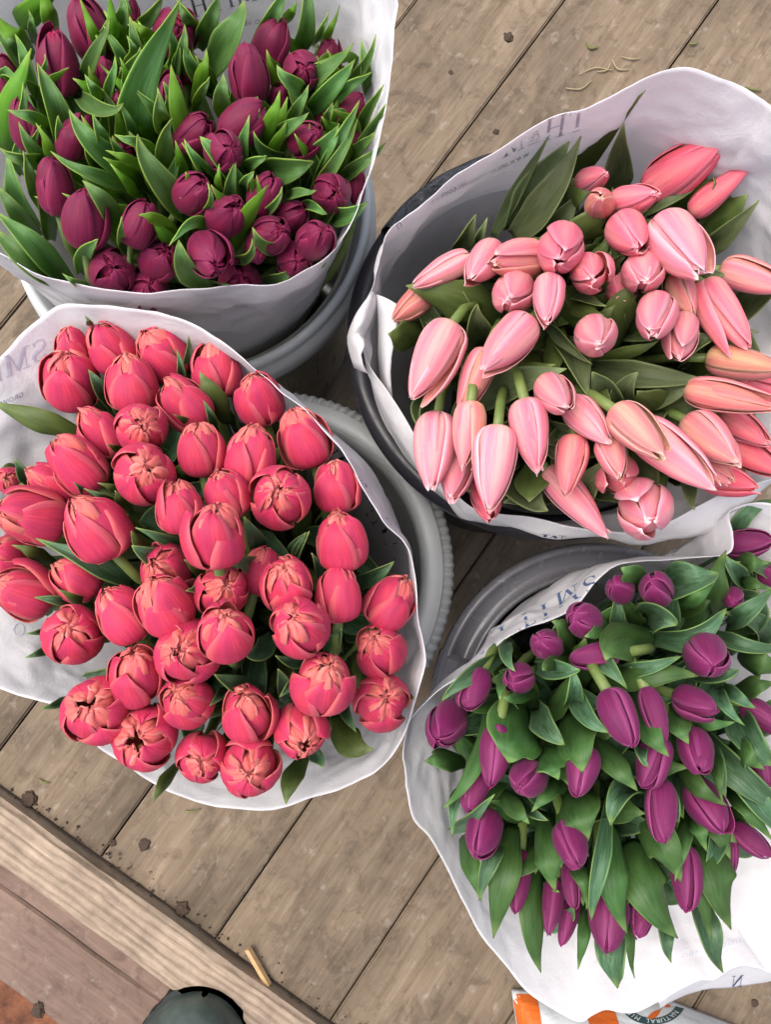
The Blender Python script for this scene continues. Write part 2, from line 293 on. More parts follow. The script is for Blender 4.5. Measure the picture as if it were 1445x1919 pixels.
# burgundy and coral: centre x, y, width, length, tip angle, forward rank, openness 0-2 | label
BURG = """
205 220 165 222 97 1 0|large burgundy tulip low in front of the biggest bud, near the bunch's upper left
318 110 165 200 108 0 0|tall burgundy tulip at the upper left with two thin leaves crossing its face
375 262 85 108 92 -1 0|small burgundy tulip squeezed between narrow leaves right of the large upper left bud
25 280 105 150 115 -1 0|burgundy tulip cut by the left frame edge behind a long upright leaf
95 447 122 175 97 0 0|burgundy tulip at the left edge with a leaf tip lying across its middle
265 487 122 165 70 0 1|burgundy tulip with a curled leaf tip hooked over its mouth
430 372 70 95 90 -2 0|half hidden burgundy tulip just left of the broadest upright leaf
487 255 75 140 78 -1 0|slim burgundy tulip behind the upper half of the broadest upright leaf
625 122 160 165 62 0 1|burgundy tulip at the top with a torn drooping outer petal
475 40 48 120 95 -1 0|dark narrow burgundy bud at the top edge against the paper
662 235 95 110 85 -2 0|dim burgundy tulip behind a single narrow leaf near the top centre
605 345 112 160 84 0 1|burgundy tulip right of the broadest leaf with a short leaf cupping its base
885 265 148 195 96 1 1|large burgundy tulip with pale chipped rim standing in the upper right centre
970 160 142 195 72 0 0|tall dark burgundy tulip in front of the flat straight leaf at the top
1075 246 135 128 12 1 1|burgundy tulip turned right with a round dark hole at its tip, upper right
1172 205 100 130 78 -1 1|shaded burgundy tulip behind two leaves close to the right paper wall
870 440 150 195 38 1 0|big glossy burgundy tulip leaning right at the middle of the bunch
690 472 128 150 40 0 1|burgundy tulip with parted petals left of the big leaning one
800 540 152 152 30 2 0|burgundy tulip half covered by a broad bright leaf below the big leaning one
995 347 85 95 80 -1 0|half hidden burgundy tulip under an arching leaf, right of centre
1092 495 130 140 30 1 0|round burgundy tulip pointing right with a leaf across its lower left
1245 385 102 128 45 0 2|burgundy tulip with ruffled inner petals next to the right paper wall
1150 425 64 70 70 -2 0|sliver of a burgundy tulip above the round right pointing one
438 540 115 115 40 -2 1|shadowed burgundy tulip sunk under leaves left of centre
195 665 140 198 98 1 0|long smooth burgundy tulip in the dark hollow at the lower left
305 782 168 208 88 2 1|plump pinkish burgundy tulip with a crumpled mouth, largest at the lower left
497 797 136 172 68 1 1|burgundy tulip with a small leaf tip poking at its right side, lower left centre
690 688 142 155 42 1 1|burgundy tulip with deep folds directly above the lower centre leaf pair
808 772 146 158 44 1 1|burgundy tulip with an overhanging upper petal, left of an upright folded leaf
945 692 128 150 62 1 0|burgundy tulip with a hooked leaf tip at its left and a leaf across its front
1185 690 152 130 8 1 1|burgundy tulip with swirled petals low at the right above a wide wavy leaf
1277 668 62 115 80 0 0|narrow burgundy tulip pressed against the lower right paper wall
1040 772 118 132 30 0 1|dark burgundy tulip tucked behind two others at the lower right
968 835 142 148 30 1 2|burgundy tulip opening its layered petals with a leaf blade across its left side
1127 850 146 152 52 2 0|smooth rounded burgundy tulip in the lower right, lit on its left
398 968 170 155 84 2 1|wide burgundy tulip with three broad petals at the lower left paper rim
570 928 146 152 60 1 2|open burgundy tulip showing yellowish heart and rolled inner petals near the front rim
745 907 156 162 300 2 2|burgundy tulip facing the viewer with a pinched star shaped middle, near the front rim
1048 925 140 132 330 2 1|burgundy tulip facing the viewer in the corner between rim and curled leaves
850 1000 165 130 60 0 0|burgundy tulip sunk behind the front paper rim, right of centre
530 1035 170 120 90 0 0|burgundy tulip mostly hidden by the front paper rim, left of centre
1255 500 50 85 70 -1 0|thin sliver of burgundy petal between leaves at the right paper wall
912 885 92 108 250 0 0|small burgundy tulip peeping from below the opening layered one
"""
CORAL = """
228 168 115 130 105 -1 1|coral tulip peeking out behind the pale mouthed one at the upper left
220 268 188 205 102 1 2|coral tulip with a wide mouth of pale upright inner petals, upper left
345 172 152 172 118 0 0|coral tulip with one broad smooth petal at the top, leaning left
510 190 160 178 128 -1 1|shaded coral tulip at the top with a thin leaf crossing its left side
680 237 166 192 92 0 2|coral tulip of many ragged layers at the top right corner of its bunch
415 282 170 194 96 1 1|coral tulip with crinkled top in the second row, under the smooth topmost one
580 347 152 196 126 0 1|long coral tulip leaning left with two leaf tips at its lower right side
815 332 158 174 108 1 1|coral tulip with a split front petal right below the upper paper edge
308 437 132 190 124 0 1|coral tulip standing right of the long leaf that reaches the left frame edge
445 422 168 160 82 2 2|coral tulip with swirled heart facing up, in the upper left
632 492 156 178 96 1 1|coral tulip with pale scratches on its top petals, upper centre
790 507 166 204 82 1 1|tall coral tulip with an overlapping diagonal front petal, upper right centre
955 455 168 206 112 1 2|coral tulip touching the right paper edge with ragged inner petals at its top
245 537 168 214 132 1 1|large coral tulip pointing left with the leaf to the frame edge just above it
455 567 202 200 97 2 1|big coral tulip with one petal peeling away on its left
165 602 122 175 148 0 0|dull coral bud lying behind at the left, under the large left pointing one
565 672 156 182 97 2 2|pale hearted coral tulip left and above the crinkle mouthed one
715 632 148 168 110 1 1|coral tulip wedged between two open ones near the centre
882 637 198 196 96 2 2|coral tulip ringed with pale inner petals standing tall on a visible stem
1062 607 152 172 94 1 2|coral tulip with frilled mouth at the right paper edge, upper of two
95 702 192 215 168 2 2|coral tulip gaping orange inside at the left frame edge
300 737 204 236 124 2 1|largest coral tulip of the left side, with a frayed right petal edge
678 760 192 214 94 4 2|coral tulip in the very middle with a crumpled orange mouth
1075 782 172 194 96 2 2|coral tulip with a dark mouth at the right, lower of two along the paper
235 898 142 172 144 -1 0|dull coral bud in shade under the long bright leaf at the left
520 868 172 175 140 -1 1|brownish coral tulip half hidden behind a brighter one left of centre
515 977 188 204 116 2 1|plump smooth coral tulip left of centre below the brownish one
385 1012 162 206 124 1 1|coral tulip with folded layers left of the plump smooth one
75 942 168 195 156 1 1|coral tulip at the left frame edge with a scarred pale spot
30 822 142 150 160 -1 0|shaded coral tulip tucked below the gaping one at the left frame edge
225 1070 192 176 104 2 1|squat coral tulip alone near the left paper wall, three leaf tips beside it
700 934 168 144 58 1 2|coral tulip with a dark gap turned right, just under the middle one
820 872 134 166 72 -1 1|shadowed coral tulip behind, below the one on a visible stem
900 912 172 180 97 2 1|coral tulip in the centre right with neat overlapping petals
1065 946 150 194 90 2 1|slim egg shaped coral tulip with a tight top, right of centre
1230 970 154 188 58 2 2|coral tulip pressed against the far right paper, mouth turned to it
708 1066 186 194 98 4 1|coral tulip with creased inner petals and a triangular front petal, lower centre
942 1047 192 194 122 4 2|coral tulip with a black star shaped hole at its upper left
582 1126 206 172 168 2 1|coral tulip lying on its side pointing left, lower centre left
425 1197 168 182 96 2 2|coral tulip with tangled small inner petals above the wide open pair at lower left
1195 1120 162 166 112 2 2|coral tulip with pinhole mouth near the right paper, above the lowest right one
1020 1222 194 200 72 4 2|widest open coral tulip with ruffled layers round a dark centre, lower right
1200 1282 182 180 36 3 2|coral tulip at the lower right paper corner with a notched mouth
302 1310 214 212 150 4 2|wide open coral tulip at the lower left showing its stamens
585 1282 162 168 140 2 2|small pinkish coral tulip with rolled heart in the lower centre left
780 1316 172 182 98 2 2|coral tulip with bright red inner petals in the lower centre
455 1395 206 206 190 3 2|coral tulip split open on its left at the bottom left rim
950 1380 166 172 285 3 2|coral tulip with a squarish open centre right of the bottom rim's middle
635 1460 166 164 270 3 2|small rosy coral tulip facing the viewer, lowest but one
785 1490 196 182 268 4 2|lowest coral tulip, cupped with a dark slit mouth
25 588 90 90 110 -1 2|frayed coral tulip top peeping at the left frame edge above the gaping one
"""
# pink and purple: base x, y, tip x, y, width, forward rank, tint | label
PINK = """
450 672 278 765 88 1 n|slim pink tulip pointing left beside the shaded paper wall
545 635 448 752 118 2 n|pink tulip with a ragged white tip, second from the left paper wall
688 668 524 690 118 2 t|tan pink tulip lying level with its tip to the left
757 640 757 662 152 3 d|pink tulip facing the viewer with an open mouth and one dark speck
322 785 205 875 92 -1 t|brownish pink tulip partly behind the folded paper flap
632 730 562 855 138 2 n|pink tulip with a split front and curled inner petal, right of the big olive leaf
720 738 712 890 104 3 n|pink tulip drooping with a separate lower petal, under the speckled open one
850 720 855 735 126 2 d|small pink tulip seen from the tip as three round lobes
955 768 955 790 100 -1 d|dark pink tulip almost hidden under the three lobed one
392 895 270 1130 152 3 n|big pale pink tulip at the left with a lower petal hanging free
648 880 505 1045 138 3 n|glossy pink tulip in the centre left pointing down left
512 980 430 1178 104 1 t|dusky pink tulip between the big pale one and the centre
865 915 880 950 140 3 n|round pink tulip facing the viewer in the middle of its bunch
1082 800 1048 948 130 3 n|pale pink tulip with a rounded back, right of the dark upright leaf
1158 872 1138 1014 112 2 n|pink tulip with a pale stripe, just right and below the round backed one
1010 662 1050 792 132 2 n|pink tulip with a creamy striped middle, upper right centre
940 540 1028 662 128 2 d|pink tulip with a folded over petal in the upper right
1078 550 1232 722 168 4 p|largest pale pink tulip, shiny, in the upper right
815 432 916 390 88 1 d|small pink bud at the top left of the upper group
885 535 882 446 96 2 t|brownish pink bud standing upright under the topmost curled leaf
930 500 1078 462 106 2 d|pink tulip lying level with its blunt tip to the right, in the upper group
1058 445 1270 305 150 1 D|large deep pink tulip reaching up over bare paper, topmost of all
1200 512 1366 375 92 1 D|deep pink tulip with a split spiky tip over bare paper at the right
1290 710 1490 768 108 2 t|tan pink tulip cut by the right frame edge, uppermost there
1130 735 1196 858 92 1 g|green tinged pink bud right of the cream striped tulip
1225 755 1368 968 112 2 d|long pink tulip with a bright leaf crossing its tip at the right
1250 1000 1480 1045 108 2 g|yellow green pink tulip lying level at the right frame edge
1178 1105 1448 1160 104 3 t|long cream and pink tulip lying level above the broad right leaf
1345 1085 1510 1120 92 0 D|deep pink tulip behind the level ones at the right frame edge
1178 1205 1338 1345 138 3 t|cream backed pink tulip at the lower right with a curled white tip
1290 1190 1432 1280 100 1 D|deep pink tulip behind the cream backed one at the lower right
1310 1270 1480 1375 116 1 D|deep pink tulip lowest at the right frame edge
938 1170 1085 1325 126 5 g|pink tulip with one yellow green petal in the lower centre
1010 1225 1248 1420 142 3 p|longest pale pink tulip sloping down right in the lower centre
1200 1310 1312 1405 78 2 t|narrow tan pink tulip under the longest pale one
1230 1385 1395 1425 104 0 D|deep pink tulip resting on the front paper at the lower right
695 1070 792 1178 118 3 n|short pink tulip with crossed petals in the lower middle
785 1145 918 1280 120 2 n|pink tulip right and below the short crossed petal one
638 1142 682 1368 128 3 n|upright pink tulip above a leaf with a bright green tip
350 1190 328 1425 142 2 p|pale pink tulip at the lower left against the white rim
460 1150 438 1358 104 3 t|tan pink tulip between two pale ones at the lower left
548 1232 515 1495 146 4 p|long pale pink tulip with a creamy inner petal, lower left
425 1300 395 1475 118 1 n|pink tulip tucked below the tan one by the lower left rim
500 1400 525 1535 104 -1 D|deep pink tulip showing only below the long pale one at the rim
800 1260 772 1448 108 2 r|veined reddish pink tulip in the lower middle
905 1260 948 1400 98 3 t|tan pink tulip with its tip lying on a pink rosette
945 1380 958 1400 128 1 r|rosy pink tulip seen from the tip beneath the tan one
715 1370 905 1578 118 0 n|pink tulip sliding down along the front paper at the bottom
1025 1475 1038 1530 176 3 p|wide open pale pink tulip, lowest at the front paper
"""
PURP = """
850 385 762 318 112 0 n|purple tulip under the upper rim with a leaf on its right shoulder
945 362 935 340 130 1 n|purple tulip at the top facing the viewer with three even petals
712 475 642 440 132 2 n|purple tulip cradled by a leaf below, third from the lettered paper edge
570 575 520 525 122 1 n|purple tulip with a leaf folded over its right side, near the lettered rim
805 585 632 607 104 1 n|purple tulip lying level with its tip to the left, under a waxy leaf
478 660 408 695 116 1 n|small purple tulip wrapped by a leaf underneath, alone in a dark hollow
318 645 255 785 118 1 n|purple tulip beside the paper edge, uppermost on the left
222 765 148 925 164 0 n|largest purple tulip, at the left paper edge
375 845 340 1055 128 2 n|long purple tulip behind the waxy leaf with a torn slit
312 990 258 1148 112 1 n|purple tulip crossed by a thin curved leaf near the left paper wall
525 985 425 1095 142 2 n|purple tulip under a hooded leaf in the left centre
692 920 658 1095 132 2 n|purple tulip half capped by a waxy leaf with a yellow point, centre left
345 1155 288 1318 142 2 n|purple tulip at the left above the first V shaped leaf
615 1195 662 1355 138 3 n|purple tulip under a drooping hood leaf in the lower centre
458 1265 430 1542 98 0 n|slim shaded purple tulip hanging lowest at the left
582 1365 552 1625 90 0 n|long pale purple tulip between broad leaves at the lower left
628 1340 642 1500 74 1 n|narrow purple petal bud overlapping the long pale one
645 1470 605 1628 78 -1 n|dark purple tulip beneath the narrow bud at the bottom
772 1430 765 1645 154 1 n|broad purple tulip lowest in the middle over a wide leaf
748 1385 750 1450 46 1 n|tiny purple tip showing above the broad lowest tulip
905 1430 878 1600 92 0 n|small purple tulip under the mottled leaf at the bottom
1045 1285 1050 1505 120 1 n|purple tulip with a pinched tip at the bottom right between long leaves
962 1050 968 1258 124 2 n|straight hanging purple tulip with a centre seam, right of middle
768 722 855 912 150 3 n|large smooth purple tulip with a diagonal seam in the middle
905 712 968 895 98 2 n|narrow purple tulip behind a leaf, right of the large smooth one
955 885 892 1068 124 1 n|purple tulip below the narrow one with a frayed dark tip
1068 858 1108 1015 132 2 n|purple tulip enclosed by a V shaped leaf, right centre
1075 1055 1180 1220 152 1 n|purple tulip with ragged spread petals at its tip, lower right
1015 735 1158 792 126 2 n|purple tulip pointing right on a boat shaped leaf
1115 580 1135 608 166 2 n|round purple tulip facing the viewer with five lobes, upper right
1195 200 1348 178 112 0 n|dark purple tulip in the top right under the white paper corner
1300 290 1420 330 96 -1 n|shadowed purple tulip at the right frame edge near the top
1220 380 1222 395 80 0 n|small purple bud deep inside a funnel shaped leaf
1262 770 1390 855 104 0 n|purple tulip capped by a leaf at the right frame edge
1300 940 1340 1065 84 0 n|crinkled purple tulip beside a waxy leaf at the right frame edge
1230 1210 1342 1308 94 -1 n|purple tulip with curling petal ends at the lower right edge
1216 1200 1212 1438 52 -1 n|thin strip of purple tulip beside the widest lower right leaf
"""
# leaves: tip x, y, middle x, y, base x, y, width[, roll]
LB = """640 45 490 320 482 510 120 25;110 215 28 380 20 540 80 -25;145 260 185 390 215 520 105 30;430 376 350 388 268 325 60;270 420 340 530 470 625 85 20;212 560 330 628 490 675 52;45 410 120 425 195 485 48;20 540 90 570 190 575 52;95 565 108 645 155 750 48;40 575 62 690 130 810 75;5 680 60 760 135 840 62;10 780 120 880 240 1005 85 20;0 830 100 930 230 1010 95;235 985 275 1008 315 1020 28;310 670 375 735 425 850 72;440 790 425 840 445 895 32;350 870 300 900 285 970 52;515 518 565 650 735 820 100 20;510 785 570 795 645 885 54;650 878 668 955 748 1035 84;365 985 392 1015 435 1050 36;620 275 640 400 692 610 64 25;730 515 790 575 880 700 80 20;670 520 708 590 775 665 48;617 452 578 520 605 650 68;785 605 775 660 792 710 30;740 670 745 730 705 775 26;947 690 880 780 835 915 62 25;895 865 880 910 825 928 42;905 627 875 650 868 700 38;912 825 945 870 1015 888 54;620 880 690 790 760 830 40;1000 685 970 735 915 785 30;1120 690 1060 690 1005 715 36;1103 590 1020 600 925 625 92;1268 395 1190 520 1115 670 58;1262 455 1190 590 1110 690 48;1195 468 1150 530 1070 600 70;1360 530 1280 590 1205 650 46;1298 730 1225 765 1160 755 68;1160 940 1120 938 1095 900 38;1030 970 990 998 940 1022 58;1160 770 1115 738 1075 735 36;998 255 1040 310 1105 370 68;1245 180 1150 262 1075 330 58;1250 240 1170 322 1075 420 62;1312 280 1222 320 1145 410 46;1330 150 1290 250 1225 310 38;1290 165 1302 260 1312 350 44;1360 328 1312 400 1285 480 42;1365 398 1312 470 1255 570 46;1330 490 1280 530 1225 600 42;1090 420 1022 458 955 510 46;992 355 960 440 915 560 48;1095 325 1060 390 1025 460 42;945 570 900 578 855 615 42;860 35 825 125 740 270 95;780 0 742 80 705 170 62;800 288 792 350 805 430 62;735 205 715 270 685 370 46;745 295 712 330 685 390 36;660 115 650 190 640 290 42;480 95 530 132 565 190 46;388 100 335 200 285 320 48;295 20 332 120 375 220 36;390 -10 402 100 410 220 38;412 225 396 300 378 380 38;312 285 338 330 362 370 46;165 212 155 250 148 290 26;65 150 100 230 135 340 52;108 55 115 100 122 160 30;150 -50 178 60 212 125 58;-5 75 60 140 115 210 82;215 -40 110 50 50 125 78;-5 120 40 180 85 250 62;497 192 470 240 415 320 42;580 -10 530 60 485 110 44;1088 -60 1088 80 1050 200 66;1010 -15 962 60 905 150 62;1055 22 1030 55 1005 90 32;1168 58 1140 110 1115 155 26;1205 42 1170 120 1140 160 26;430 -5 440 60 408 120 54;570 358 565 420 592 470 64;340 428 360 490 395 560 50;425 498 500 518 565 568 48;395 555 470 580 535 650 42;1185 385 1170 420 1165 470 40;640 20 680 70 720 120 60;455 150 470 190 440 250 40"""
LP = """1010 158 868 312 795 440 58;955 258 940 370 928 460 88;700 305 618 445 535 600 42;765 322 680 430 595 575 125;800 308 718 480 605 610 105;882 440 800 462 755 545 72;918 524 845 580 795 655 115;470 546 442 600 415 650 60;510 553 492 600 478 640 32;272 780 415 825 555 900 138;198 925 245 930 315 920 95;748 1050 615 1085 490 1155 95;720 1030 640 1040 555 1065 48;842 1015 770 945 705 885 38;838 1122 800 1015 765 955 92;937 1202 880 1120 845 1055 58;1197 1070 1040 1062 850 1030 80;1190 1072 1100 1120 975 1155 62;1312 1122 1190 1165 1070 1225 108;1378 914 1270 890 1135 848 52;1052 955 978 985 855 1015 42;990 778 955 850 938 970 105;882 862 820 832 775 800 62;890 832 830 802 765 780 44;652 1462 660 1400 685 1320 105;822 1240 760 1238 690 1230 62;882 1352 840 1420 800 1470 95;1048 1455 1030 1390 975 1315 84;1188 1492 1176 1440 1168 1395 46;1348 483 1268 550 1180 610 125;1388 503 1300 590 1235 650 62;1178 460 1090 492 1025 535 46;1252 428 1170 480 1085 545 72;1282 735 1230 730 1165 752 52;1470 735 1400 800 1325 880 115;700 1492 630 1445 575 1365 115;1000 1060 960 1110 950 1170 80;330 905 360 960 420 1010 90;1250 940 1200 960 1150 1010 80;1010 1120 1060 1150 1120 1190 90;560 640 600 700 620 760 90;700 1120 640 1180 600 1240 110;480 840 470 900 480 960 100;860 1060 900 1100 930 1160 90"""
LC = """0 352 115 402 255 455 70;145 785 280 850 418 918 64;275 80 282 98 292 122 18;288 254 310 292 348 358 36;455 160 475 202 492 258 22;596 150 592 210 588 280 28;562 190 570 240 578 280 25;638 265 668 325 705 410 64;645 348 665 390 672 430 26;555 388 585 402 612 425 20;55 530 75 562 105 600 42;353 684 408 720 455 755 32;425 754 448 790 505 815 48;445 744 520 770 600 795 36;370 628 384 660 412 695 36;240 600 258 622 275 640 20;320 602 365 618 400 640 26;275 620 330 645 360 665 24;343 480 368 490 390 505 20;590 843 620 868 660 890 30;775 713 800 770 822 810 52;985 825 1000 860 1012 900 26;972 758 945 800 930 850 32;960 760 935 790 905 830 30;1232 850 1180 880 1120 910 54;125 960 190 970 260 992 34;198 938 240 965 298 995 30;55 798 110 820 170 850 38;95 1070 130 1066 165 1060 20;93 1142 130 1128 172 1108 24;140 1303 178 1296 215 1275 28;475 1223 510 1214 552 1210 26;490 1590 515 1540 560 1480 34;907 1592 915 1530 960 1450 56;1015 1486 1000 1460 975 1430 38;1165 1422 1100 1415 1045 1330 78;1130 1242 1128 1190 1118 1125 30;1072 1060 1055 1090 1035 1130 50;878 1140 918 1162 970 1155 36;850 1442 850 1410 838 1370 32;1118 1372 1095 1330 1080 1290 32;1042 1368 1030 1335 1022 1300 28;1302 1276 1280 1264 1255 1255 20;342 1183 305 1198 270 1205 42;668 1292 692 1268 720 1245 30;888 1262 920 1220 950 1180 44;595 935 625 930 660 920 32;770 1110 810 1130 860 1080 60;690 1202 750 1240 830 1260 62;430 800 470 830 540 860 60;560 1240 620 1270 690 1280 50;880 1190 900 1230 915 1290 50;740 830 780 850 830 860 50;1000 1050 970 1080 930 1120 50"""
LV = """410 955 438 880 455 745 165 0 -1;665 992 640 900 615 790 138 0 -1;577 1026 552 970 485 930 95 0 -1;183 1108 285 990 335 770 48 0 -1;120 970 175 962 255 972 68 0 -1;208 1226 216 1130 235 1080 36;345 1098 270 1180 205 1220 42;305 1450 272 1350 245 1240 58 0 -1;308 1448 340 1330 375 1230 60;358 1568 388 1400 415 1200 86 0 -1;522 1692 503 1550 520 1340 82 0 -1;570 1412 540 1300 520 1170 95 0 -1;658 1692 680 1600 682 1470 36 0 -1;684 1482 668 1380 605 1320 44 0 -1;688 1482 708 1390 715 1290 40 0 -1;685 1238 650 1150 615 1070 138 0 -1;826 1552 788 1400 778 1190 95 0 -1;708 1502 732 1350 765 1110 58;798 1762 790 1660 805 1550 100;856 1722 850 1620 845 1470 32 0 -1;1000 1572 925 1440 865 1250 138 0 -1;988 1676 975 1600 970 1510 48;1010 1382 955 1270 855 1170 110 0 -1;1006 1378 1040 1260 1045 1150 42 0 -1;1168 1702 1128 1600 1085 1440 75;1130 1578 1112 1450 1078 1290 52 0 -1;1196 1542 1168 1400 1125 1230 115 0 -1;1110 1278 1090 1200 1055 1140 56 0 -1;853 1056 788 970 695 850 78 0 -1;780 1190 815 1100 875 1080 80;970 932 908 850 850 710 72 0 -1;907 982 885 940 888 885 42;1045 896 1018 830 985 760 72 0 -1;1175 1112 1080 1060 1005 950 56 0 -1;1172 1110 1160 1000 1150 930 36 0 -1;1246 832 1180 760 1165 710 42;1200 824 1110 838 1000 785 44 0 -1;1282 775 1220 740 1165 715 52;1052 668 900 652 690 695 88 0 -1;1006 598 900 640 770 655 46;770 602 825 535 950 520 118 0 -1;756 852 690 800 635 690 62;650 640 600 650 510 635 62;640 655 640 720 620 770 60;568 480 620 505 645 600 56 0 -1;540 642 570 622 650 610 42 0 -1;685 517 740 500 762 450 42 0 -1;815 285 862 312 885 360 72 0 -1;1145 300 1065 330 970 350 120;1145 312 1080 392 1000 405 44 0 -1;1166 430 1080 510 930 520 82;1186 235 1160 340 1178 450 62 0 -1;1192 240 1220 290 1260 330 60;1352 355 1280 330 1240 330 36 0 -1;1350 358 1275 432 1205 480 54;1328 263 1270 258 1210 272 58 0 -1;1356 46 1270 82 1210 180 44;1400 560 1250 560 1140 510 54;1216 642 1170 665 1050 658 58;1354 692 1290 700 1220 725 62 0 -1;1345 968 1285 900 1225 780 95;1400 1140 1260 1030 1130 890 95;1342 1242 1270 1140 1195 1070 52 0 -1;1400 1240 1290 1110 1230 1050 84;378 742 385 690 402 640 32 0 -1;398 738 440 745 515 720 30 0 -1;185 742 270 665 400 590 50;497 1140 560 1078 592 1020 46 0 -1;542 1174 498 1160 455 1110 36;472 1182 430 1140 372 1070 52 0 -1;1312 992 1250 955 1200 925 84 0 -1;1400 650 1300 620 1235 600 84 0 -1;430 640 400 590 410 540 40;820 700 760 620 700 590 60;1000 480 960 450 900 440 100;600 900 550 850 520 780 80;1010 1180 1000 1120 960 1080 60"""

# ------------------------------------------------------------------ floor: planks, timber beam, step boards
PA = math.radians(54.7); PD = np.array([math.cos(PA), math.sin(PA)]); PN = np.array([math.sin(PA), -math.cos(PA)])
BA = math.radians(-33.2); BD = np.array([math.cos(BA), math.sin(BA)]); BN = np.array([-math.sin(BA), math.cos(BA)])
B0, B1, B2, B3 = -.4775, -.5445, -.573, -.668                # beam and step board lines, measured along BN
gv = [(-4, -4, -.30), (4, -4, -.30), (4, 4, -.30), (-4, 4, -.30)]
ground = tag(link('ground', mesh('ground', gv, [[0, 1, 2, 3]], [M['subfloor']], smooth=False)), kind='structure')
def slab(name, poly, z0, z1, mats):
    n = len(poly); V = [(x, y, z0) for x, y in poly] + [(x, y, z1) for x, y in poly]
    F = [list(range(n))[::-1], [n + i for i in range(n)]] + [[i, (i + 1) % n, n + (i + 1) % n, n + i] for i in range(n)]
    return mesh(name, V, F, mats, smooth=False)
def half(poly, n, c):                                        # keep the side n.p >= c
    out = []
    for i in range(len(poly)):
        a, b_ = np.array(poly[i]), np.array(poly[(i + 1) % len(poly)]); da, db = a @ n - c, b_ @ n - c
        if da >= 0: out.append(tuple(a))
        if da * db < 0: out.append(tuple(a + (b_ - a) * da / (da - db)))
    return out
sub = half([(-3, -3), (3, -3), (3, 3), (-3, 3)], BN, B3 + .012)
floor = tag(link('floor', slab('floor', sub, -.20, -.022, [M['subfloor']])), kind='structure')
lines = [-1.28 + .0, -1.09, -.90, -.707, -.515, -.325, -.1275, .059, .241, .43, .618, .81, 1.0, 1.19]
for a0, a1 in zip(lines[:-1], lines[1:]):
    P = half([tuple(PD * s + PN * a) for s, a in ((-2.6, a0), (2.8, a0), (2.8, a1), (-2.6, a1))][::-1], BN, B0 + .004)
    if len(P) < 3: continue
    ctr = (a0 + a1) / 2; g = .0013
    loc = [(np.dot(p, PD), np.dot(p, PN) - ctr) for p in P]
    # a plank in its own frame: x runs along it
    pl = [(x, max(-(a1 - a0) / 2 + g, min((a1 - a0) / 2 - g, y))) for x, y in loc]
    if sum(pl[i][0] * pl[(i + 1) % len(pl)][1] - pl[(i + 1) % len(pl)][0] * pl[i][1] for i in range(len(pl))) < 0: pl = pl[::-1]
    me = slab('plank', pl, -.022, 0, [M['plank']])
    import bmesh
    bm = bmesh.new(); bm.from_mesh(me); bmesh.ops.bevel(bm, geom=[e for e in bm.edges if all(v.co.z > -.001 for v in e.verts)], offset=.0022, segments=2, affect='EDGES'); bm.to_mesh(me); bm.free()
    o = link('plank', me, floor); o.matrix_local = Matrix(((PD[0], -PD[1] * -1 * -1, 0, 0), (PD[1], PD[0], 0, 0), (0, 0, 1, 0), (0, 0, 0, 1)))
    # local y must run along -PN (right handed)
    o.matrix_local = Matrix(((PD[0], -PN[0], 0, PN[0] * ctr), (PD[1], -PN[1], 0, PN[1] * ctr), (0, 0, 1, R.uniform(-.0012, .0012)), (0, 0, 0, 1)))
    for v in me.vertices: v.co.y = -v.co.y
    me.flip_normals(); me.update()
BM = Matrix(((BD[0], BN[0], 0, 0), (BD[1], BN[1], 0, 0), (0, 0, 1, 0), (0, 0, 0, 1)))
def along(name, n0, n1, z0, z1, mat, bev, wob=0.0):
    n = 60; V = []; F = []
    xs = np.linspace(-1.6, 1.6, n)
    for i, x in enumerate(xs):
        w0 = wob * noise.noise(Vector((x * 9, n0 * 50, 1))); w1 = wob * noise.noise(Vector((x * 9, n1 * 50, 4)))
        ring = [(n0 + w0, z0), (n0 + w0, z1 - bev), (n0 + w0 + bev, z1), (n1 + w1 - bev, z1), (n1 + w1, z1 - bev), (n1 + w1, z0)]
        V += [(x, y, z) for y, z in ring]
    for i in range(n - 1):
        for k in range(6): F.append([i * 6 + k, (i + 1) * 6 + k, (i + 1) * 6 + (k + 1) % 6, i * 6 + (k + 1) % 6])
    F += [[k for k in range(6)], [(n - 1) * 6 + k for k in range(6)][::-1]]
    return mesh(name, V, F, [mat], smooth=False)
bx = link('timber_beam', along('timber_beam', B1, B0, -.022, .024, M['beam'], .006, .003)); bx.matrix_world = BM
tag(bx, 'pale ridged timber beam laid across the plank ends at the lower left', 'beam')
step = tag(link('step', along('step', B3 + .014, B1 - .001, -.20, -.022, M['subfloor'], .002)), kind='structure'); step.matrix_world = BM
for n0, n1, z in ((B2 + .0012, B1 - .001, .004), (B3, B2 - .0012, .001)):
    o = link('plank', along('plank', n0, n1, -.022, z, M['step'], .003, .0035), step); o.matrix_parent_inverse = Matrix()
til = link('clay_tile', along('clay_tile', B3 - .30, B3 - .048, -.20, -.15, M['terra'], .008, .01)); til.matrix_world = BM
tag(til, 'orange clay tile edge in the dark gap below the step, bottom left corner', 'tile')

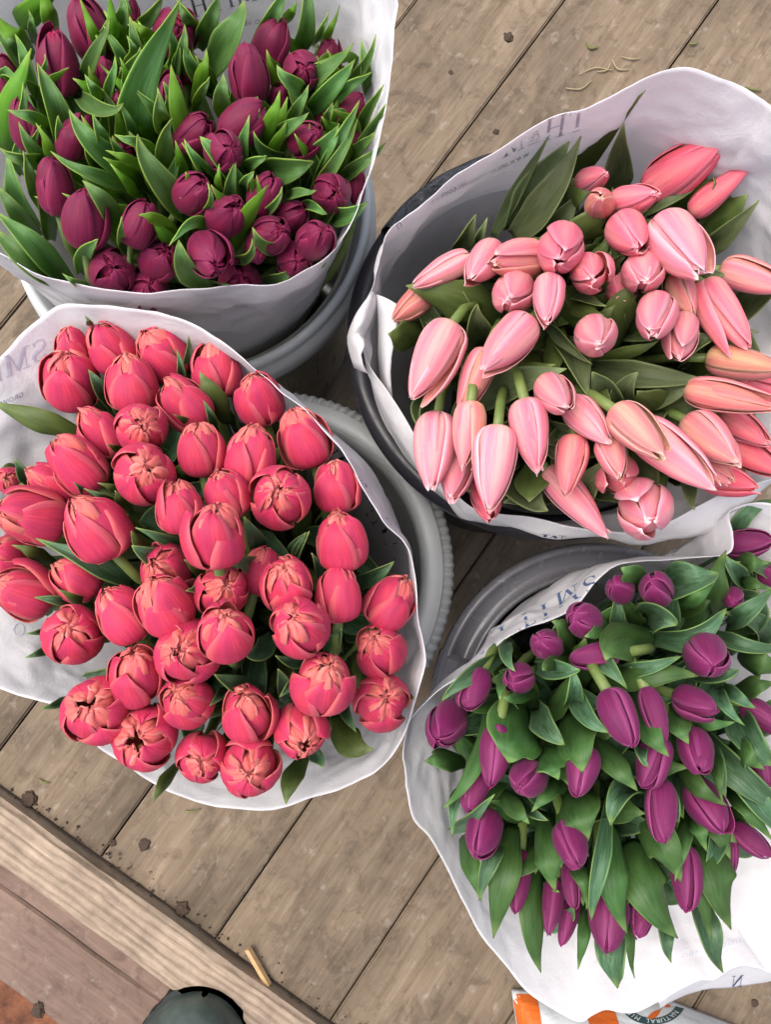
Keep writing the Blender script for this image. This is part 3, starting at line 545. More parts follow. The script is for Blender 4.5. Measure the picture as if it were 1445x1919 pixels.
# ------------------------------------------------------------------ buckets
def bucket(label, c, R0, zr, style):
    t = empty('bucket', (c[0], c[1], 0)); tag(t, label, 'bucket', 'flower buckets on the plank floor')
    def part(name, prof, mat, fn=None, parent=t):
        V, F = lathe(prof, 160, fn); me = mesh(name, V, F, [mat]); return link(name, me, parent)
    rb = R0 * .74
    if style == 'white':
        part('body', [(0, .004), (rb - .01, .004), (rb, .012), (R0 * .86, zr - .06), (R0 * .86, zr - .03), (R0 * .845, zr - .03), (R0 * .845, zr - .06), (rb - .004, .016), (0, .012)], M['pl_clear'])
        part('rim', [(R0 * .845, zr - .05), (R0 * .875, zr - .052), (R0 * .965, zr - .05), (R0 * .985, zr - .044), (R0 * .985, zr - .020), (R0 * .965, zr - .016), (R0 * .96, zr - .012), (R0 * .965, zr - .006), (R0 * .955, zr), (R0 * .93, zr), (R0 * .915, zr - .004), (R0 * .905, zr - .03), (R0 * .845, zr - .05)], M['pl_white'])
    elif style == 'grey':
        part('body', [(0, .004), (rb - .01, .004), (rb, .012), (R0 * .855, zr - .022), (R0 * .85, zr - .004), (R0 * .83, zr - .004), (R0 * .82, zr - .04), (rb - .004, .016), (0, .012)], M['pl_grey_shaded'])
        part('rim', [(R0 * .855, zr - .016), (R0 * .935, zr - .016), (R0 * .94, zr - .006), (R0 * .93, zr), (R0 * .865, zr + .001), (R0 * .85, zr - .0005), (R0 * .838, zr - .004), (R0 * .835, zr - .018), (R0 * .855, zr - .016)], M['pl_grey'])
        def rib(i, a, r, z):
            k = .5 + .5 * math.cos(a * 124); k = min(1, max(0, (k - .3) * 2.6)); return (r - .0005 * k if 3 <= i <= 4 else r, z - (.0032 * k if 1 <= i <= 4 else 0))
        V, F = lathe([(R0 * .928, zr - .004), (R0 * .945, zr - .007), (R0 * .965, zr - .010), (R0 * .985, zr - .014), (R0 * 1.0, zr - .021), (R0 * 1.0, zr - .04), (R0 * .985, zr - .04), (R0 * .93, zr - .014), (R0 * .928, zr - .004)], 124 * 7, rib)
        link('ribbed_collar', mesh('ribbed_collar', V, F, [M['pl_grey']]), t)
    elif style == 'black':
        part('body', [(0, .004), (rb - .01, .004), (rb, .012), (R0 * .90, zr - .03), (R0 * .885, zr - .03), (rb - .004, .016), (0, .012)], M['pl_black'])
        part('rim', [(R0 * .885, zr - .026), (R0 * .90, zr - .026), (R0 * .985, zr - .020), (R0 * 1.0, zr - .016), (R0 * 1.0, zr - .009), (R0 * .985, zr - .003), (R0 * .955, zr), (R0 * .90, zr - .002), (R0 * .875, zr - .010), (R0 * .865, zr - .04), (R0 * .885, zr - .026)], M['pl_black'])
        def crum(i, a, r, z):
            q = noise.noise(Vector((math.cos(a) * 5, math.sin(a) * 5, i * .35))) * .007 - min(.4, noise.voronoi(Vector((math.cos(a) * 6, math.sin(a) * 6, i * .3)))[0][0]) * .012
            return (r + (q * .6 if 1 <= i <= 9 else 0), z + (abs(q) * 1.6 if 2 <= i <= 8 else 0))
        V, F = lathe([(R0 * .858, zr - .05), (R0 * .860, zr - .03), (R0 * .862, zr - .016), (R0 * .875, zr - .004), (R0 * .90, zr + .003), (R0 * .93, zr + .0045), (R0 * .96, zr + .003), (R0 * .985, zr - .001), (R0 * 1.004, zr - .008), (R0 * 1.008, zr - .02)], 240, crum)
        # the liner covers only the far left of the rim
        n = 10; keep = [f for f in F if math.radians(78) < (math.atan2(V[f[0]][1], V[f[0]][0]) % (2 * math.pi)) < math.radians(146)]
        lo = link('liner', mesh('liner', V, keep, [M['liner']]), t); s = lo.modifiers.new('Solidify', 'SOLIDIFY'); s.thickness = .0008
    else:
        part('body', [(0, .004), (rb - .01, .004), (rb, .012), (R0 * .80, zr - .05), (R0 * .785, zr - .05), (rb - .004, .016), (0, .012)], M['pl_dark'])
        part('rim', [(R0 * .785, zr - .06), (R0 * .80, zr - .06), (R0 * .97, zr - .034), (R0 * 1.0, zr - .028), (R0 * 1.0, zr - .010), (R0 * .985, zr - .003), (R0 * .962, zr), (R0 * .945, zr - .004), (R0 * .93, zr - .012), (R0 * .85, zr - .016), (R0 * .835, zr - .013), (R0 * .815, zr - .008), (R0 * .795, zr - .012), (R0 * .783, zr - .03), (R0 * .785, zr - .06)], M['pl_dark'])
        for an in (172, 352):
            V = []; F = []
            m = 14
            for i in range(m):
                a = math.radians(an + (i / (m - 1) - .5) * 26)
                e = 0 if 0 < i < m - 1 else .004
                for r_, z_ in ((R0 * .84, zr - .020), (R0 * .845, zr - .004 - e), (R0 * .90, zr + .001 - e), (R0 * .965, zr + .0015 - e), (R0 * .985, zr - .004 - e), (R0 * 1.006, zr - .014), (R0 * 1.006, zr - .045), (R0 * .9, zr - .045)):
                    V.append((r_ * math.cos(a), r_ * math.sin(a), z_))
            for i in range(m - 1):
                for k in range(8): F.append([i * 8 + k, (i + 1) * 8 + k, (i + 1) * 8 + (k + 1) % 8, i * 8 + (k + 1) % 8])
            F += [list(range(8)), [(m - 1) * 8 + k for k in range(8)][::-1]]
            link('handle_lug', mesh('handle_lug', V, F, [M['pl_dark']], smooth=False), t)
    V, F = lathe([(0, .12), (R0 * .74, .12)], 48); link('water', mesh('water', V, F, [M['water']]), t)
    return t
BK = {'B': ((-.195, .405), .188, .36), 'P': ((.151, .254), .187, .40), 'C': ((-.115, .046), .183, .33), 'V': ((.206, -.089), .161, .33)}
bucket('white bucket with cloudy see-through wall under the burgundy tulips', *BK['B'], 'white')
bucket('black bucket with a crumpled black liner under the pale pink tulips', *BK['P'], 'black')
bucket('light grey bucket with a ribbed collar under the coral tulips', *BK['C'], 'grey')
bucket('dark grey glossy bucket with handle lugs under the purple tulips', *BK['V'], 'dark')

# ------------------------------------------------------------------ paper sleeves
def sleeve(key, edge, lab, rf, bul=None, ctr=None, N=400, amp=1.0, seed=0):
    (cx, cy), R0, zr = BK[key]
    E = []
    for e in edge: E.append((*at(e[0], e[1], e[2]), e[3] if len(e) > 3 else 0.0))
    E = crom(E, N, True)
    c = np.array([cx, cy]) if ctr is None else np.array(ctr)
    ang = np.unwrap(np.arctan2(E[:, 1] - c[1], E[:, 0] - c[0]))
    if ang[-1] < ang[0]: E = E[::-1]; ang = np.unwrap(np.arctan2(E[:, 1] - c[1], E[:, 0] - c[0]))
    lo, up = 9, 52; G = np.zeros((lo + up, N, 3)); rj = random.Random(seed)
    for k in range(N):
        a = ang[k]; d = np.array([math.cos(a), math.sin(a)]); e = E[k, :3]
        rim = np.array([*(np.array([cx, cy]) + d * R0 * (rf(a) if callable(rf) else rf)), zr + (.009 if key == 'P' else .004)]); bot = np.array([*(np.array([cx, cy]) + d * R0 * .5), .13])
        for i in range(lo): G[i, k] = bot + (rim - bot) * i / lo
        for i in range(up):
            s = i / (up - 1); p = rim + (e - rim) * s
            p = p + np.array([d[0], d[1], -.25]) * E[k, 3] * math.sin(math.pi * s**1.7)
            G[lo + i, k] = p
    # crumple: soft billows, sharp creases and a wavy edge
    Gp = np.concatenate([G[:, -1:], G, G[:, :1]], 1)
    Nn = np.cross(np.gradient(Gp, axis=1), np.gradient(Gp, axis=0))[:, 1:-1]; Nn /= np.linalg.norm(Nn, axis=-1, keepdims=True) + 1e-12
    E0 = np.concatenate([[0], np.cumsum(np.linalg.norm(np.diff(G[-1], axis=0), axis=1))]); UPL = np.concatenate([np.zeros((1, N)), np.cumsum(np.linalg.norm(np.diff(G, axis=0), axis=2), axis=0)])
    for i in range(lo + up):
        s = max(0, (i - lo + 4) / up)
        for k in range(N):
            p = Vector(G[i, k]) * 1.0 + Vector((seed, 0, 0))
            a = noise.noise(p * 11) * .0036
            arc = E0[k]; up_ = UPL[i, k]; msk = .35 + .9 * max(0, noise.noise(p * 6 + Vector((3, 3, 3))) + .25)
            a += (facet(arc, up_, .055, seed + .1) - .5) * .0085 * msk + (facet(arc, up_, .024, seed + 7.1) - .5) * .0040 * msk + (facet(arc * .6, up_ * 1.3, .013, seed + 3.1) - .5) * .0016 * msk
            if s > .9: a += noise.noise(p * 90) * .0012
            G[i, k] += Nn[i, k] * a * amp * min(1.0, .3 + s) * (1 - .72 * max(0, (i - lo - 34) / (up - 35)))
    V = G.reshape(-1, 3); I = np.arange(len(V)).reshape(lo + up, N); J = np.roll(I, -1, 1)
    F = np.stack([I[:-1].ravel(), J[:-1].ravel(), J[1:].ravel(), I[1:].ravel()], 1).tolist()
    bvh = BVHTree.FromPolygons([tuple(v) for v in V], F)
    root = Vector((cx, cy, .13)); me = mesh('paper_sleeve', V - np.array(root), F, [M['paper']])
    o = link('paper_sleeve', me); o.location = root; s = o.modifiers.new('Solidify', 'SOLIDIFY'); s.thickness = .0005; s.offset = 0
    tag(o, lab, 'paper wrap', 'white paper sleeves round the tulip bunches'); return o, bvh
def hit(bvh, u, v):
    d = ray(u, v); d = d / np.linalg.norm(d); h = bvh.ray_cast(Vector(C0), Vector(d), 6)
    return (None, None) if h[0] is None else (np.array(h[0]), d)

eB = [(747, 0, 0.585), (750, -90, 0.6), (700, -190, 0.6), (520, -230, 0.6), (330, -230, 0.6), (120, -200, 0.59), (-60, -120, 0.56), (-130, 60, 0.53), (-150, 250, 0.51), (-110, 400, 0.5046), (-40, 462, 0.5137), (0, 476, 0.5222), (63, 513, 0.5296), (126, 531, 0.5356), (231, 551, 0.5396), (316, 551, 0.5418), (421, 543, 0.5418), (500, 540, 0.5396), (557, 521, 0.5356), (621, 484, 0.5346), (673, 408, 0.5372), (690, 360, 0.5387), (712, 300, 0.5446), (731, 184, 0.56), (742, 80, 0.575)]
eP = [(1445, 195, 0.6), (1395, 160, 0.605), (1340, 130, 0.61), (1290, 117, 0.61), (1240, 128, 0.605), (1180, 160, 0.6), (1100, 198, 0.59), (1030, 220, 0.585), (960, 262, 0.575), (900, 300, 0.565), (850, 330, 0.555), (800, 373, 0.545), (755, 405, 0.535), (724, 440, 0.525), (712, 480, 0.515), (704, 520, 0.505), (690, 556, 0.49), (676, 600, 0.475), (673, 640, 0.47), (690, 690, 0.47, 0.0042), (735, 748, 0.47, 0.0084), (765, 795, 0.47, 0.0112), (800, 850, 0.47, 0.0126), (840, 908, 0.47, 0.0126), (893, 957, 0.47, 0.0126), (1000, 973, 0.47, 0.0126), (1060, 985, 0.47, 0.0126), (1130, 996, 0.47, 0.01), (1190, 998, 0.47, 0.018), (1250, 980, 0.475, 0.026), (1310, 950, 0.48, 0.034), (1370, 922, 0.48, 0.036), (1445, 903, 0.485, 0.02), (1560, 880, 0.5), (1640, 700, 0.53), (1650, 480, 0.56), (1560, 270, 0.59)]
eC = [(0, 668, 0.5), (36, 628, 0.505), (75, 595, 0.51), (110, 572, 0.515), (150, 568, 0.52), (230, 574, 0.525), (310, 586, 0.53), (375, 606, 0.5334), (414.6788, 631.0057, 0.5367, 0.004), (455.5728, 659.0182, 0.5399, 0.0055), (522.3548, 719.3135, 0.543, 0.006), (568.7768, 759.8308, 0.5458, 0.006), (620.5234, 814.8942, 0.5484, 0.006), (661.8162, 860.1229, 0.5506, 0.006), (687.8526, 915.6026, 0.5525, 0.0055), (720.5739, 967.2636, 0.554, 0.005), (760.8849, 1006.5652, 0.5501, 0.004), (778.9913, 1044.6033, 0.5458, 0.0025), (788.9418, 1101.0219, 0.541, 0.0015), (792.6611, 1162.4466, 0.5358, 0.001), (796.3417, 1208.3786, 0.5301, 0.0008), (795.857, 1264.3894, 0.524), (774.8805, 1350.8016, 0.5075), (741.943, 1414.7587, 0.4956), (686.7287, 1454.1898, 0.4834), (632.1497, 1484.5143, 0.4758), (571.516, 1504.7646, 0.468), (505.808, 1522.9343, 0.4599), (446, 1523, 0.4567), (385, 1514, 0.4534), (315, 1490, 0.45), (255, 1455, 0.45), (200, 1418, 0.455), (160, 1390, 0.46), (113, 1336, 0.46), (60, 1318, 0.46), (0, 1298, 0.46), (-110, 1230, 0.465), (-190, 1090, 0.47), (-190, 930, 0.48), (-130, 790, 0.49)]
eV = [(1370, 955, 0.475), (1372, 1000, 0.485), (1368, 1033, 0.49, 0.005), (1330, 1041, 0.49, 0.0076), (1290, 1044, 0.49, 0.0084), (1240, 1048, 0.49, 0.0092), (1190, 1051, 0.49, 0.0101), (1150, 1059, 0.49, 0.0109), (1115, 1090, 0.49, 0.0118), (1085, 1127, 0.49, 0.0118), (1045, 1155, 0.49, 0.0118), (985, 1177, 0.49, 0.0118), (945, 1202, 0.4953, 0.0118), (910, 1228, 0.5004, 0.0109), (838, 1279, 0.5, 0.0101), (790, 1324, 0.4988, 0.0084), (765, 1368, 0.4916, 0.0067), (753, 1414, 0.4834, 0.005), (757, 1440, 0.479, 0.0034), (760, 1482, 0.4734, 0.0017), (772, 1534, 0.4666), (806, 1571, 0.4588), (838, 1628, 0.45), (868, 1690, 0.4404), (903, 1758, 0.4303), (948, 1810, 0.42), (985, 1857, 0.415), (1037, 1893, 0.41), (1085, 1916, 0.41), (1112, 1903, 0.41), (1136, 1893, 0.41), (1167, 1899, 0.41), (1195, 1897, 0.41), (1230, 1880, 0.41), (1262, 1862, 0.41), (1310, 1838, 0.41), (1340, 1836, 0.41), (1363, 1820, 0.41), (1391, 1810, 0.41), (1422, 1815, 0.41), (1460, 1824, 0.41), (1580, 1800, 0.43), (1680, 1640, 0.45), (1700, 1400, 0.48), (1660, 1160, 0.5), (1560, 1000, 0.49), (1450, 945, 0.475)]
def facet(x, y, cell, sd):
    x += noise.noise(Vector((x * 9, y * 9, sd))) * cell * .9; y += noise.noise(Vector((x * 9, y * 9, sd + 5))) * cell * .9
    x /= cell; y /= cell; s = (x + y) * .366; i, j = math.floor(x + s), math.floor(y + s); t = (i + j) * .2113; fx, fy = x - i + t, y - j + t
    a, b_ = (1, 0) if fx > fy else (0, 1); hv = lambda p, q: noise.cell(Vector((p + .5, q + .5, sd + .5)))
    w2 = min(fx, fy) + .0; X, Y = x + s - i, y + s - j
    lo_, hi_ = min(X, Y), max(X, Y); return hv(i, j) * (1 - hi_) + hv(i + a, j + b_) * (hi_ - lo_) + hv(i + 1, j + 1) * lo_
slB, hB = sleeve('B', eB, 'white paper sleeve round the burgundy tulips, standing in the white bucket', .86, seed=1)
slP, hP = sleeve('P', eP, 'white paper sleeve with crumpled tall back round the pale pink tulips', lambda a: .845 - .115 * math.cos(a - math.radians(62)), seed=2, amp=1.15)
slC, hC = sleeve('C', eC, 'white paper sleeve leaning left round the coral tulips', .745, seed=3)
slV, hV = sleeve('V', eV, 'white paper sleeve with large blue letters round the purple tulips', lambda a: .73 + .06 * math.cos(a - math.radians(118)), seed=4, ctr=(.235, -.12))

# loose flaps of the pink bunch's paper, and the second layer under the purple one
def flap(parent, rows, name='paper_flap'):
    A = np.array([[at(*p) for p in r] for r in rows]); n = A.shape[1]
    A2 = np.stack([crom(r, 14) for r in A]); A3 = np.stack([crom(A2[:, j], 12) for j in range(14)], 1)
    for i in range(A3.shape[0]):
        for j in range(A3.shape[1]):
            p = Vector(A3[i, j]); A3[i, j, 2] += noise.noise(p * 40) * .0022 + noise.noise(p * 90) * .0008
    o = link(name, sheet(name, A3 - np.array(parent.location), [M['paper'], M['paper']], .0005), parent); return o
flap(slP, [[(706, 552, .496), (728, 560, .50), (751, 574, .50)], [(709, 610, .47), (724, 612, .488), (744, 612, .494)], [(709, 680, .44), (722, 690, .47), (732, 690, .475)], [(722, 760, .40), (730, 765, .43), (738, 770, .44)], [(736, 830, .36), (740, 830, .38), (744, 830, .39)]])
flap(slP, [[(698, 545, .503), (704, 552, .497), (709, 560, .49)], [(676, 575, .498), (688, 585, .495), (698, 600, .47)], [(662, 600, .485), (676, 612, .492), (684, 630, .465)], [(651, 628, .47), (670, 636, .49), (684, 645, .49)], [(653, 655, .46), (668, 662, .478), (676, 672, .485)], [(664, 690, .455), (676, 694, .475), (690, 700, .476)]])
flap(slV, [[(1235, 1878, .405), (1262, 1860, .404), (1310, 1835, .404), (1363, 1815, .404), (1392, 1806, .404), (1460, 1815, .40)], [(1236, 1884, .388), (1266, 1866, .387), (1312, 1846, .383), (1364, 1836, .382), (1392, 1829, .382), (1460, 1832, .378)], [(1237, 1890, .372), (1270, 1872, .370), (1314, 1857, .362), (1366, 1851, .360), (1395, 1846, .360), (1462, 1835, .356)]], 'paper_layer')

# ------------------------------------------------------------------ print on the paper: serif letters built as ribbons
def glyph(ch):
    T, t = .15, .045                                         # thick and thin strokes
    st = lambda x: ([(x, .0), (x, 1.0)], [T, T])
    sf = lambda x, y, h=.17: ([(x - h, y), (x + h, y)], [t, t])
    arc = lambda cx, cy, rx, ry, a0, a1, w0, w1, n=18: ([(cx + rx * math.cos(math.radians(a0 + (a1 - a0) * i / n)), cy + ry * math.sin(math.radians(a0 + (a1 - a0) * i / n))) for i in range(n + 1)], [w0 + (w1 - w0) * math.sin(math.pi * i / n) for i in range(n + 1)])
    if ch == 'I': return .46, [st(.23), sf(.23, .0), sf(.23, 1.0)]
    if ch == 'T': return .86, [st(.43), sf(.43, 0), ([(.04, 1.0), (.82, 1.0)], [t, t]), ([(.04, 1.0), (.02, .80)], [t, .02]), ([(.82, 1.0), (.84, .80)], [t, .02])]
    if ch == 'H': return 1.0, [st(.2), st(.8), sf(.2, 0), sf(.2, 1), sf(.8, 0), sf(.8, 1), ([(.2, .52), (.8, .52)], [t, t])]
    if ch == 'M': return 1.16, [([(.18, 0), (.22, 1)], [t, t]), st(.98), ([(.2, 1), (.58, .06)], [T, T]), ([(.58, .06), (.95, 1)], [t, t]), sf(.18, 0), sf(.98, 0), sf(.12, 1, .12), sf(1.02, 1, .12)]
    if ch == 'N': return 1.0, [([(.18, 0), (.18, 1)], [t, t]), ([(.82, 0), (.82, 1)], [t, t]), ([(.16, 1), (.82, .02)], [T, T]), sf(.18, 0), sf(.82, 1), sf(.12, 1, .12)]
    if ch == 'U': return .96, [([(.2, 1), (.2, .35)], [T, T]), arc(.47, .33, .27, .32, 180, 360, T * .8, t), ([(.74, .33), (.74, 1)], [t, t]), sf(.2, 1), sf(.74, 1)]
    if ch == 'O': return 1.04, [arc(.5, .5, .44, .5, 90, 270, t, T), arc(.5, .5, .44, .5, 270, 450, t, T)]
    if ch == 'S': return .70, [arc(.34, .75, .25, .25, 20, 180, t, t + .02), arc(.34, .75, .25, .25, 180, 265, t, T, 8), ([(.32, .5), (.40, .46)], [T * .9, T]), arc(.36, .24, .26, .25, 85, -10, T * .9, T, 10), arc(.36, .24, .26, .25, -10, -165, t + .04, t), ([(.58, .98), (.575, .78)], [t, t]), ([(.10, .02), (.105, .22)], [t, t])]
    if ch == '&': return .78, [arc(.36, .66, .13, .12, 0, 360, .03, .05), arc(.34, .36, .20, .20, 60, 330, .03, .07), ([(.30, .58), (.62, .16)], [.05, .05]), arc(.56, .34, .13, .13, 180, 20, .03, .04), ([(.05, .0), (.70, .0)], [.04, .04])]
    return .5, []
def ribbons(word, gap=.10):
    V = []; F = []; x = 0
    for ch in word:
        adv, rb = glyph(ch)
        for q, (pts, ws) in enumerate(rb):
            P = np.array(pts, float); W = np.array(ws, float); n = max(len(P), 7); s = np.linspace(0, 1, len(P)); s2 = np.linspace(0, 1, n)
            P = np.stack([np.interp(s2, s, P[:, 0]), np.interp(s2, s, P[:, 1])], 1); W = np.interp(s2, s, W); T = np.gradient(P, axis=0); T /= np.linalg.norm(T, axis=1, keepdims=True) + 1e-9
            Nn = np.stack([-T[:, 1], T[:, 0]], 1); b0 = len(V)
            for i in range(n):
                V.append((x + P[i, 0] + Nn[i, 0] * W[i] / 2, P[i, 1] + Nn[i, 1] * W[i] / 2, q)); V.append((x + P[i, 0] - Nn[i, 0] * W[i] / 2, P[i, 1] - Nn[i, 1] * W[i] / 2, q))
            F += [[b0 + 2 * i, b0 + 2 * i + 1, b0 + 2 * i + 3, b0 + 2 * i + 2] for i in range(n - 1)]
        x += adv + gap if adv else .4
    return V, F
def fontmesh(txt, spacing=1.05):
    cu = bpy.data.curves.new('t', 'FONT'); cu.body = txt; cu.size = 1.4; cu.resolution_u = 2; cu.space_character = spacing
    o = bpy.data.objects.new('t', cu); COL.objects.link(o); dg = bpy.context.evaluated_depsgraph_get(); me = bpy.data.meshes.new_from_object(o.evaluated_get(dg))
    V = [(v.co.x, v.co.y, 0) for v in me.vertices]; F = [list(p.vertices) for p in me.polygons]
    bpy.data.objects.remove(o); bpy.data.curves.remove(cu); bpy.data.meshes.remove(me); return V, F
def lay(name, VF, bvh, parent, o, ax, ay, mat, maxe=.012):
    """lays flat print on the surface it is printed on"""
    V, F = VF; H = []
    for x, y, q in V:
        u = o[0] + x * ax[0] + y * ay[0]; v = o[1] + x * ax[1] + y * ay[1]; h, d = hit(bvh, u, v)
        H.append(None if h is None else h - d * (.0009 + q * .00004))
    use = []
    for f in F:
        if any(H[i] is None for i in f): continue
        z = [H[i] for i in f]
        if max(np.linalg.norm(z[0] - p) for p in z) < maxe: use.append(f)
    if not use: return None
    ids = sorted({i for f in use for i in f}); mp = {i: k for k, i in enumerate(ids)}; L = np.array(parent.matrix_basis.translation)
    return link(name, mesh(name, [H[i] - L for i in ids], [[mp[i] for i in f] for f in use], [mat], smooth=False), parent)
W = 'SMITH&MUNSON'
lay('printed_word', ribbons('SMITH'), hB, slB, (508, -8), (-32, 9), (-10, -36), M['ink_grey'])
lay('printed_line', fontmesh('GROWERS SINCE 1955'[:7]), hB, slB, (505, 42), (-9, 1.2), (0, -9), M['ink_grey'])
lay('printed_word', ribbons('TH'), hP, slP, (1098, 240), (-41, 13), (6, -40), M['ink_ghost'])
lay('printed_word', ribbons('&'), hP, slP, (1014, 264), (-36, 13), (4, -30), M['ink_ghost'])
lay('printed_word', ribbons('M'), hP, slP, (984, 276), (-36, 18), (2, -36), M['ink_ghost'])
lay('printed_line', fontmesh('www.smithmunson.com'), hP, slP, (992, 292), (-11.5, 5.5), (0, -11), M['ink_grey'])
lay('printed_line', fontmesh('Lincolnshire'), hP, slP, (880, 340), (-10, 6), (0, -11), M['ink_faint'])
lay('printed_word', ribbons('O'), hP, slP, (742, 420), (8, -5), (5, 12), M['ink_grey'])
lay('printed_word', ribbons('SMITH'), hC, slC, (88, 668), (-40, 20), (-4, -37), M['ink_ghost'])
lay('printed_line', fontmesh('GROWERS'), hC, slC, (44, 742), (-9.5, 4.2), (-1, -9), M['ink_grey'])
lay('printed_line', fontmesh('SINCE', 1.5), hC, slC, (560, 752), (-7, -9.5), (-5, 5), M['ink_dark'])
for q, ch in enumerate('MUNSON'):
    ofs = sum(glyph(x)[0] + .1 for x in 'MUNSON'[:q]); lay('printed_letter', ribbons(ch), hC, slC, (770 - 23 * ofs, 1038 - 36 * ofs), (-23, -36), (-26, 16), M['ink_dark'])
lay('printed_line', fontmesh('www.smithmunson.com'), hC, slC, (684, 905), (-6, -7.6), (-6, 5), M['ink_grey'])
lay('printed_word', ribbons('O'), hC, slC, (40, 1195), (-20, -10), (8, -22), M['ink_faint'])
for ch, o_ in (('S', (1120, 1080)), ('M', (1086, 1098)), ('I', (1030, 1134)), ('T', (1002, 1146)), ('H', (950, 1176)), ('&', (914, 1204))):
    lay('printed_letter', ribbons(ch), hV, slV, (o_[0] - 3, o_[1] - 5), (-37, 19), (6, 25), M['ink_blue'])
lay('printed_line', fontmesh('www.smithmunson'), hV, slV, (1440, 1752), (-14, 3.8), (0, -11), M['ink_faint'])
lay('printed_line', fontmesh('com'), hV, slV, (1195, 1834), (-14, 2), (0, -10), M['ink_faint'])
lay('printed_word', ribbons('TIMS'), hB, slB, (655, 452), (12, -19), (12, 8), M['ink_dark'])
lay('printed_line', fontmesh('www.smithmunson'), hB, slB, (6, 486), (9, 4.3), (3, -9), M['ink_dark'])
lay('printed_word', ribbons('O'), hB, slB, (164, 561), (17, 5), (-2, -8), M['ink_dark'])
lay('printed_word', ribbons('MUN'), hP, slP, (1062, 1005), (-40, -3), (-3, 14), M['ink_dark'])
fl = [o for o in slV.children if o.name.startswith('paper_layer')][0]
fb = BVHTree.FromPolygons([tuple(Vector(v.co) + slV.location) for v in fl.data.vertices], [list(p.vertices) for p in fl.data.polygons])
lay('printed_word', ribbons('N'), fb, slV, (1392, 1848), (-22, 2), (3, -20), M['ink_dark'])

# ------------------------------------------------------------------ petals
def petal(name, prof, wmax, wb, tm, p, q, th, mats, seed, skew=.02, rcmin=.26, cup=1.0, ruf=0.0, notch=0.0, crease=.010, nu=10, nv=14, flick=0.0):
    rr = random.Random(seed); pr = crom([(a, b_, 0) for a, b_ in prof], nv + 1)
    G = np.zeros((nv + 1, nu + 1, 3)); UV = np.zeros((nv + 1, nu + 1, 2))
    ph = rr.uniform(0, 6.28); ph2 = rr.uniform(0, 6.28); lean = rr.uniform(-.04, .04)
    for j in range(nv + 1):
        t = j / nv; r, z = pr[j, 0], pr[j, 1]
        wd = wb + (wmax - wb) * math.sin(min(1, t / tm) * math.pi / 2) if t < tm else wmax * max(0, 1 - ((t - tm) / (1 - tm))**p)**(1 / q)
        wd = max(wd, .012)
        for i in range(nu + 1):
            s = 2 * i / nu - 1; rc = max(r * cup, rcmin)
            a = s * wd / rc; a = max(-2.2, min(2.2, a))
            rad = r - rc + rc * math.cos(a) + skew * s * min(1, t * 2) + flick * max(0, t - .8) ** 2 * 25
            tan = rc * math.sin(a)
            rad += crease * (-math.exp(-(s / .13)**2)) * min(1, t * 1.6) + .006 * math.sin(5 * t + ph + 2 * s)
            rad += ruf * t * t * (math.sin(7 * s + ph) * .6 + math.sin(13 * s + ph2) * .4) + ruf * .5 * math.sin(9 * t + ph2) * abs(s) * t
            zz = z - notch * (1 - abs(s)) ** 2 * t ** 6 + ruf * .8 * t**4 * math.sin(9 * s + ph2) + lean * s * t
            G[j, i] = (tan + lean * t * .6, -rad, zz); UV[j, i] = (i / nu, t)
    # x tangential, outward is -y ; order so that normals look outward
    return sheet(name, G, mats, th, UV)
PV = {}
def variants(key, n, f): PV[key] = [f(i) for i in range(n)]
jit = lambda rr, prof, k: [(max(.01, a * (1 + rr.uniform(-k, k))), b_ * (1 + rr.uniform(-k, k) * .5)) for a, b_ in prof]
def mk(key, base, n, **kw):
    PV[key] = []
    for i in range(n):
        rr = random.Random(hash(key) % 999 + i * 17 if False else sum(map(ord, key)) * 31 + i * 17); k2 = dict(kw); k2['wmax'] = kw['wmax'] * rr.uniform(.94, 1.06); k2['skew'] = kw.get('skew', .02) * rr.choice((1, 1, -1))
        PV[key].append(petal('petal', jit(rr, base, .045), seed=sum(map(ord, key)) + i, **k2))
mk('C1', [(.03, 0), (.28, .02), (.46, .17), (.51, .42), (.485, .68), (.385, .91), (.22, 1.05)], 6, wmax=.50, wb=.20, tm=.46, p=1.75, q=1.08, th=.014, mats=[M['coral'], M['coral_in']], skew=.03, rcmin=.30, cup=.93, crease=.012)
mk('C2', [(.03, .01), (.25, .05), (.41, .21), (.46, .46), (.43, .73), (.31, .96), (.13, 1.07)], 6, wmax=.42, wb=.18, tm=.5, p=1.9, q=1.15, th=.013, mats=[M['coral'], M['coral_in']], skew=.03, rcmin=.24, cup=.95, ruf=.014, crease=.014)
mk('C3', [(.10, .25), (.27, .43), (.335, .70), (.24, .95), (.06, 1.06)], 6, wmax=.24, wb=.12, tm=.6, p=2.4, q=1.5, th=.016, mats=[M['coral_in'], M['coral_in']], skew=.03, rcmin=.14, ruf=.04, notch=.04, crease=.02, nu=12, nv=10)
mk('C4', [(.06, .35), (.16, .58), (.17, .84), (.04, 1.04)], 5, wmax=.17, wb=.08, tm=.6, p=2.6, q=1.6, th=.016, mats=[M['coral_in'], M['coral_in']], rcmin=.09, ruf=.05, notch=.05, crease=.02, nu=10, nv=8)
mk('B1', [(.03, 0), (.27, .02), (.44, .22), (.50, .54), (.45, .88), (.33, 1.12), (.17, 1.25)], 6, wmax=.49, wb=.20, tm=.46, p=1.7, q=1.06, th=.015, mats=[M['burg'], M['burg_in']], skew=.035, rcmin=.27, cup=.90, crease=.014)
mk('B2', [(.03, .01), (.24, .04), (.41, .24), (.455, .54), (.405, .90), (.27, 1.15), (.10, 1.25)], 6, wmax=.43, wb=.18, tm=.5, p=1.9, q=1.12, th=.014, mats=[M['burg'], M['burg_in']], skew=.03, rcmin=.22, cup=.93, ruf=.012, crease=.016)
